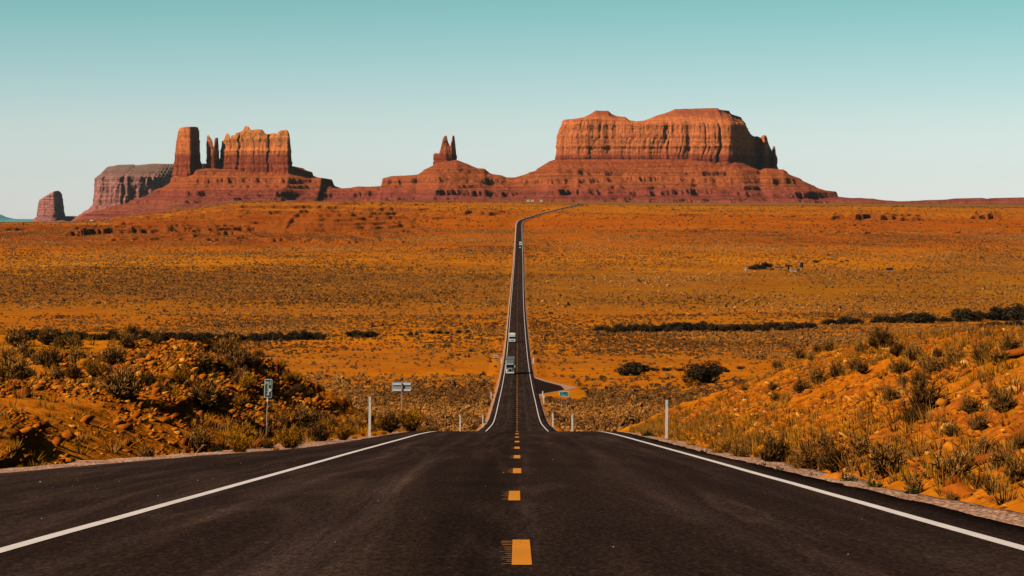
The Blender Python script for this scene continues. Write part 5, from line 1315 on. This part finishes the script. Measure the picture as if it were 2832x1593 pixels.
for s in (-7, -2, 6):
    MB().box(s * u - 0.12, s * u + 0.12, 0.1, 0.34, 0, 2.7).build("post", M["wood_pale"], o)
MB().box(-2 * u, 3.5 * u, 1.0, 1.3, 0, 2.8).build("back_wall", M["wood_dark"], o)
house("trailer", 2195, 751, 19, 4.6, 2.4, M["house_white"], M["wood_pale"], "low white trailer with a dark end at the right of the homestead", "trailer", door=False)
x, y, z = at(2207, 751, hi=3200)
b = MB().box(-0.85, 0.85, -0.4, 2.2, 0, 1.9).build("crate", M["wood_dark"], None, bevel=0.04); b.location = (x + 0.2, y - 0.5, z); tag(b, "dark block standing against the end of the white trailer", "crate")
x, y, z = at(2217, 748, hi=3200)
o = empty("water_tank", (x, y, z)); tag(o, "tall dark tank on a pale stand at the right end of the homestead", "tank")
MB().cyl((0, 0, 2.2), (0.15, 0, 6.3), 1.35, n=16).build("tank", M["wood_dark"], o)
for sx_ in (-0.9, 0.9):
    for sy_ in (-0.8, 0.8): MB().box(sx_ - 0.14, sx_ + 0.14, sy_ - 0.14, sy_ + 0.14, -0.3, 2.25).build("leg", M["wood_pale"], o)
MB().box(-1.3, -0.2, -1.0, -0.86, 0.0, 2.0).build("board_wall", M["wood_pale"], o)
plant_px("tree", 2093, 746, 38, "low spreading dark tree at the left of the homestead", hk=0.36, hi=3200)
plant_px("tree", 2121, 743, 30, "round dark tree rising behind the homestead sheds", hk=0.62, hi=3200)
for i, (px, py, w) in enumerate([(2258, 727, 16), (2328, 726, 9), (2342, 724, 9), (2165, 732, 5), (2199, 733, 6)]):
    plant_px("tree", px, py, w, "small dark shrub on the golden flat behind the homestead", "small shrubs behind the homestead", 0.5, 3300, name="desert_shrub")
x, y, z = at(2461, 751, hi=3200)
o = empty("stock_shelter", (x, y, z)); tag(o, "small dark open shelter alone on the flat right of the homestead", "shelter")
MB().box(-2.5, -0.05, 0, 2.5, 0.8, 2.6, 0, 0.3, 0).box(0.1, 2.6, 0.2, 2.6, 0.8, 2.75, 0, 0.3, 0).build("body", M["wood_dark"], o)
for s in (-2.3, -0.9, 0.9, 2.2): MB().box(s - 0.2, s + 0.2, 0.3, 0.6, -0.2, 0.8).build("leg", M["house_white"], o)
for px, w, d, lb in [(1461, 9, 7250, "white house at the foot of the mesas, left one beside the road bend"), (1473, 8, 7290, "pale house second from the left at the foot of the mesas"), (1497, 8, 7270, "lone pale house right of the pair at the foot of the mesas")]:
    house("house", px, 0, w, 4.0, 8, M["house_white"], M["wood_pale"], lb, "house", "gable", dd=d)
house("house", 253, 0, 7, 4, 8, M["house_white"], M["house_white"], "tiny white building far out on the left plain below the lone butte", "house", "gable", dd=5600)

# ------------------------------------------------------------------ haze
def haze():
    b = MB().box(-26000, 26000, -3000, 47000, -420, 640)
    m = bpy.data.materials.new("haze"); m.use_nodes = True; nd = m.node_tree.nodes; nd.clear()
    out = nd.new("ShaderNodeOutputMaterial"); v = nd.new("ShaderNodeVolumePrincipled")
    v.inputs["Color"].default_value = (0.72, 0.86, 0.88, 1); v.inputs["Density"].default_value = HAZE_D
    v.inputs["Anisotropy"].default_value = 0.0
    m.node_tree.links.new(v.outputs[0], out.inputs["Volume"])
    o = b.build("haze", m); tag(o, kind="stuff", label="thin pale desert haze that softens the far mesas", cat="haze")
HAZE_D = 0.45e-5
haze()
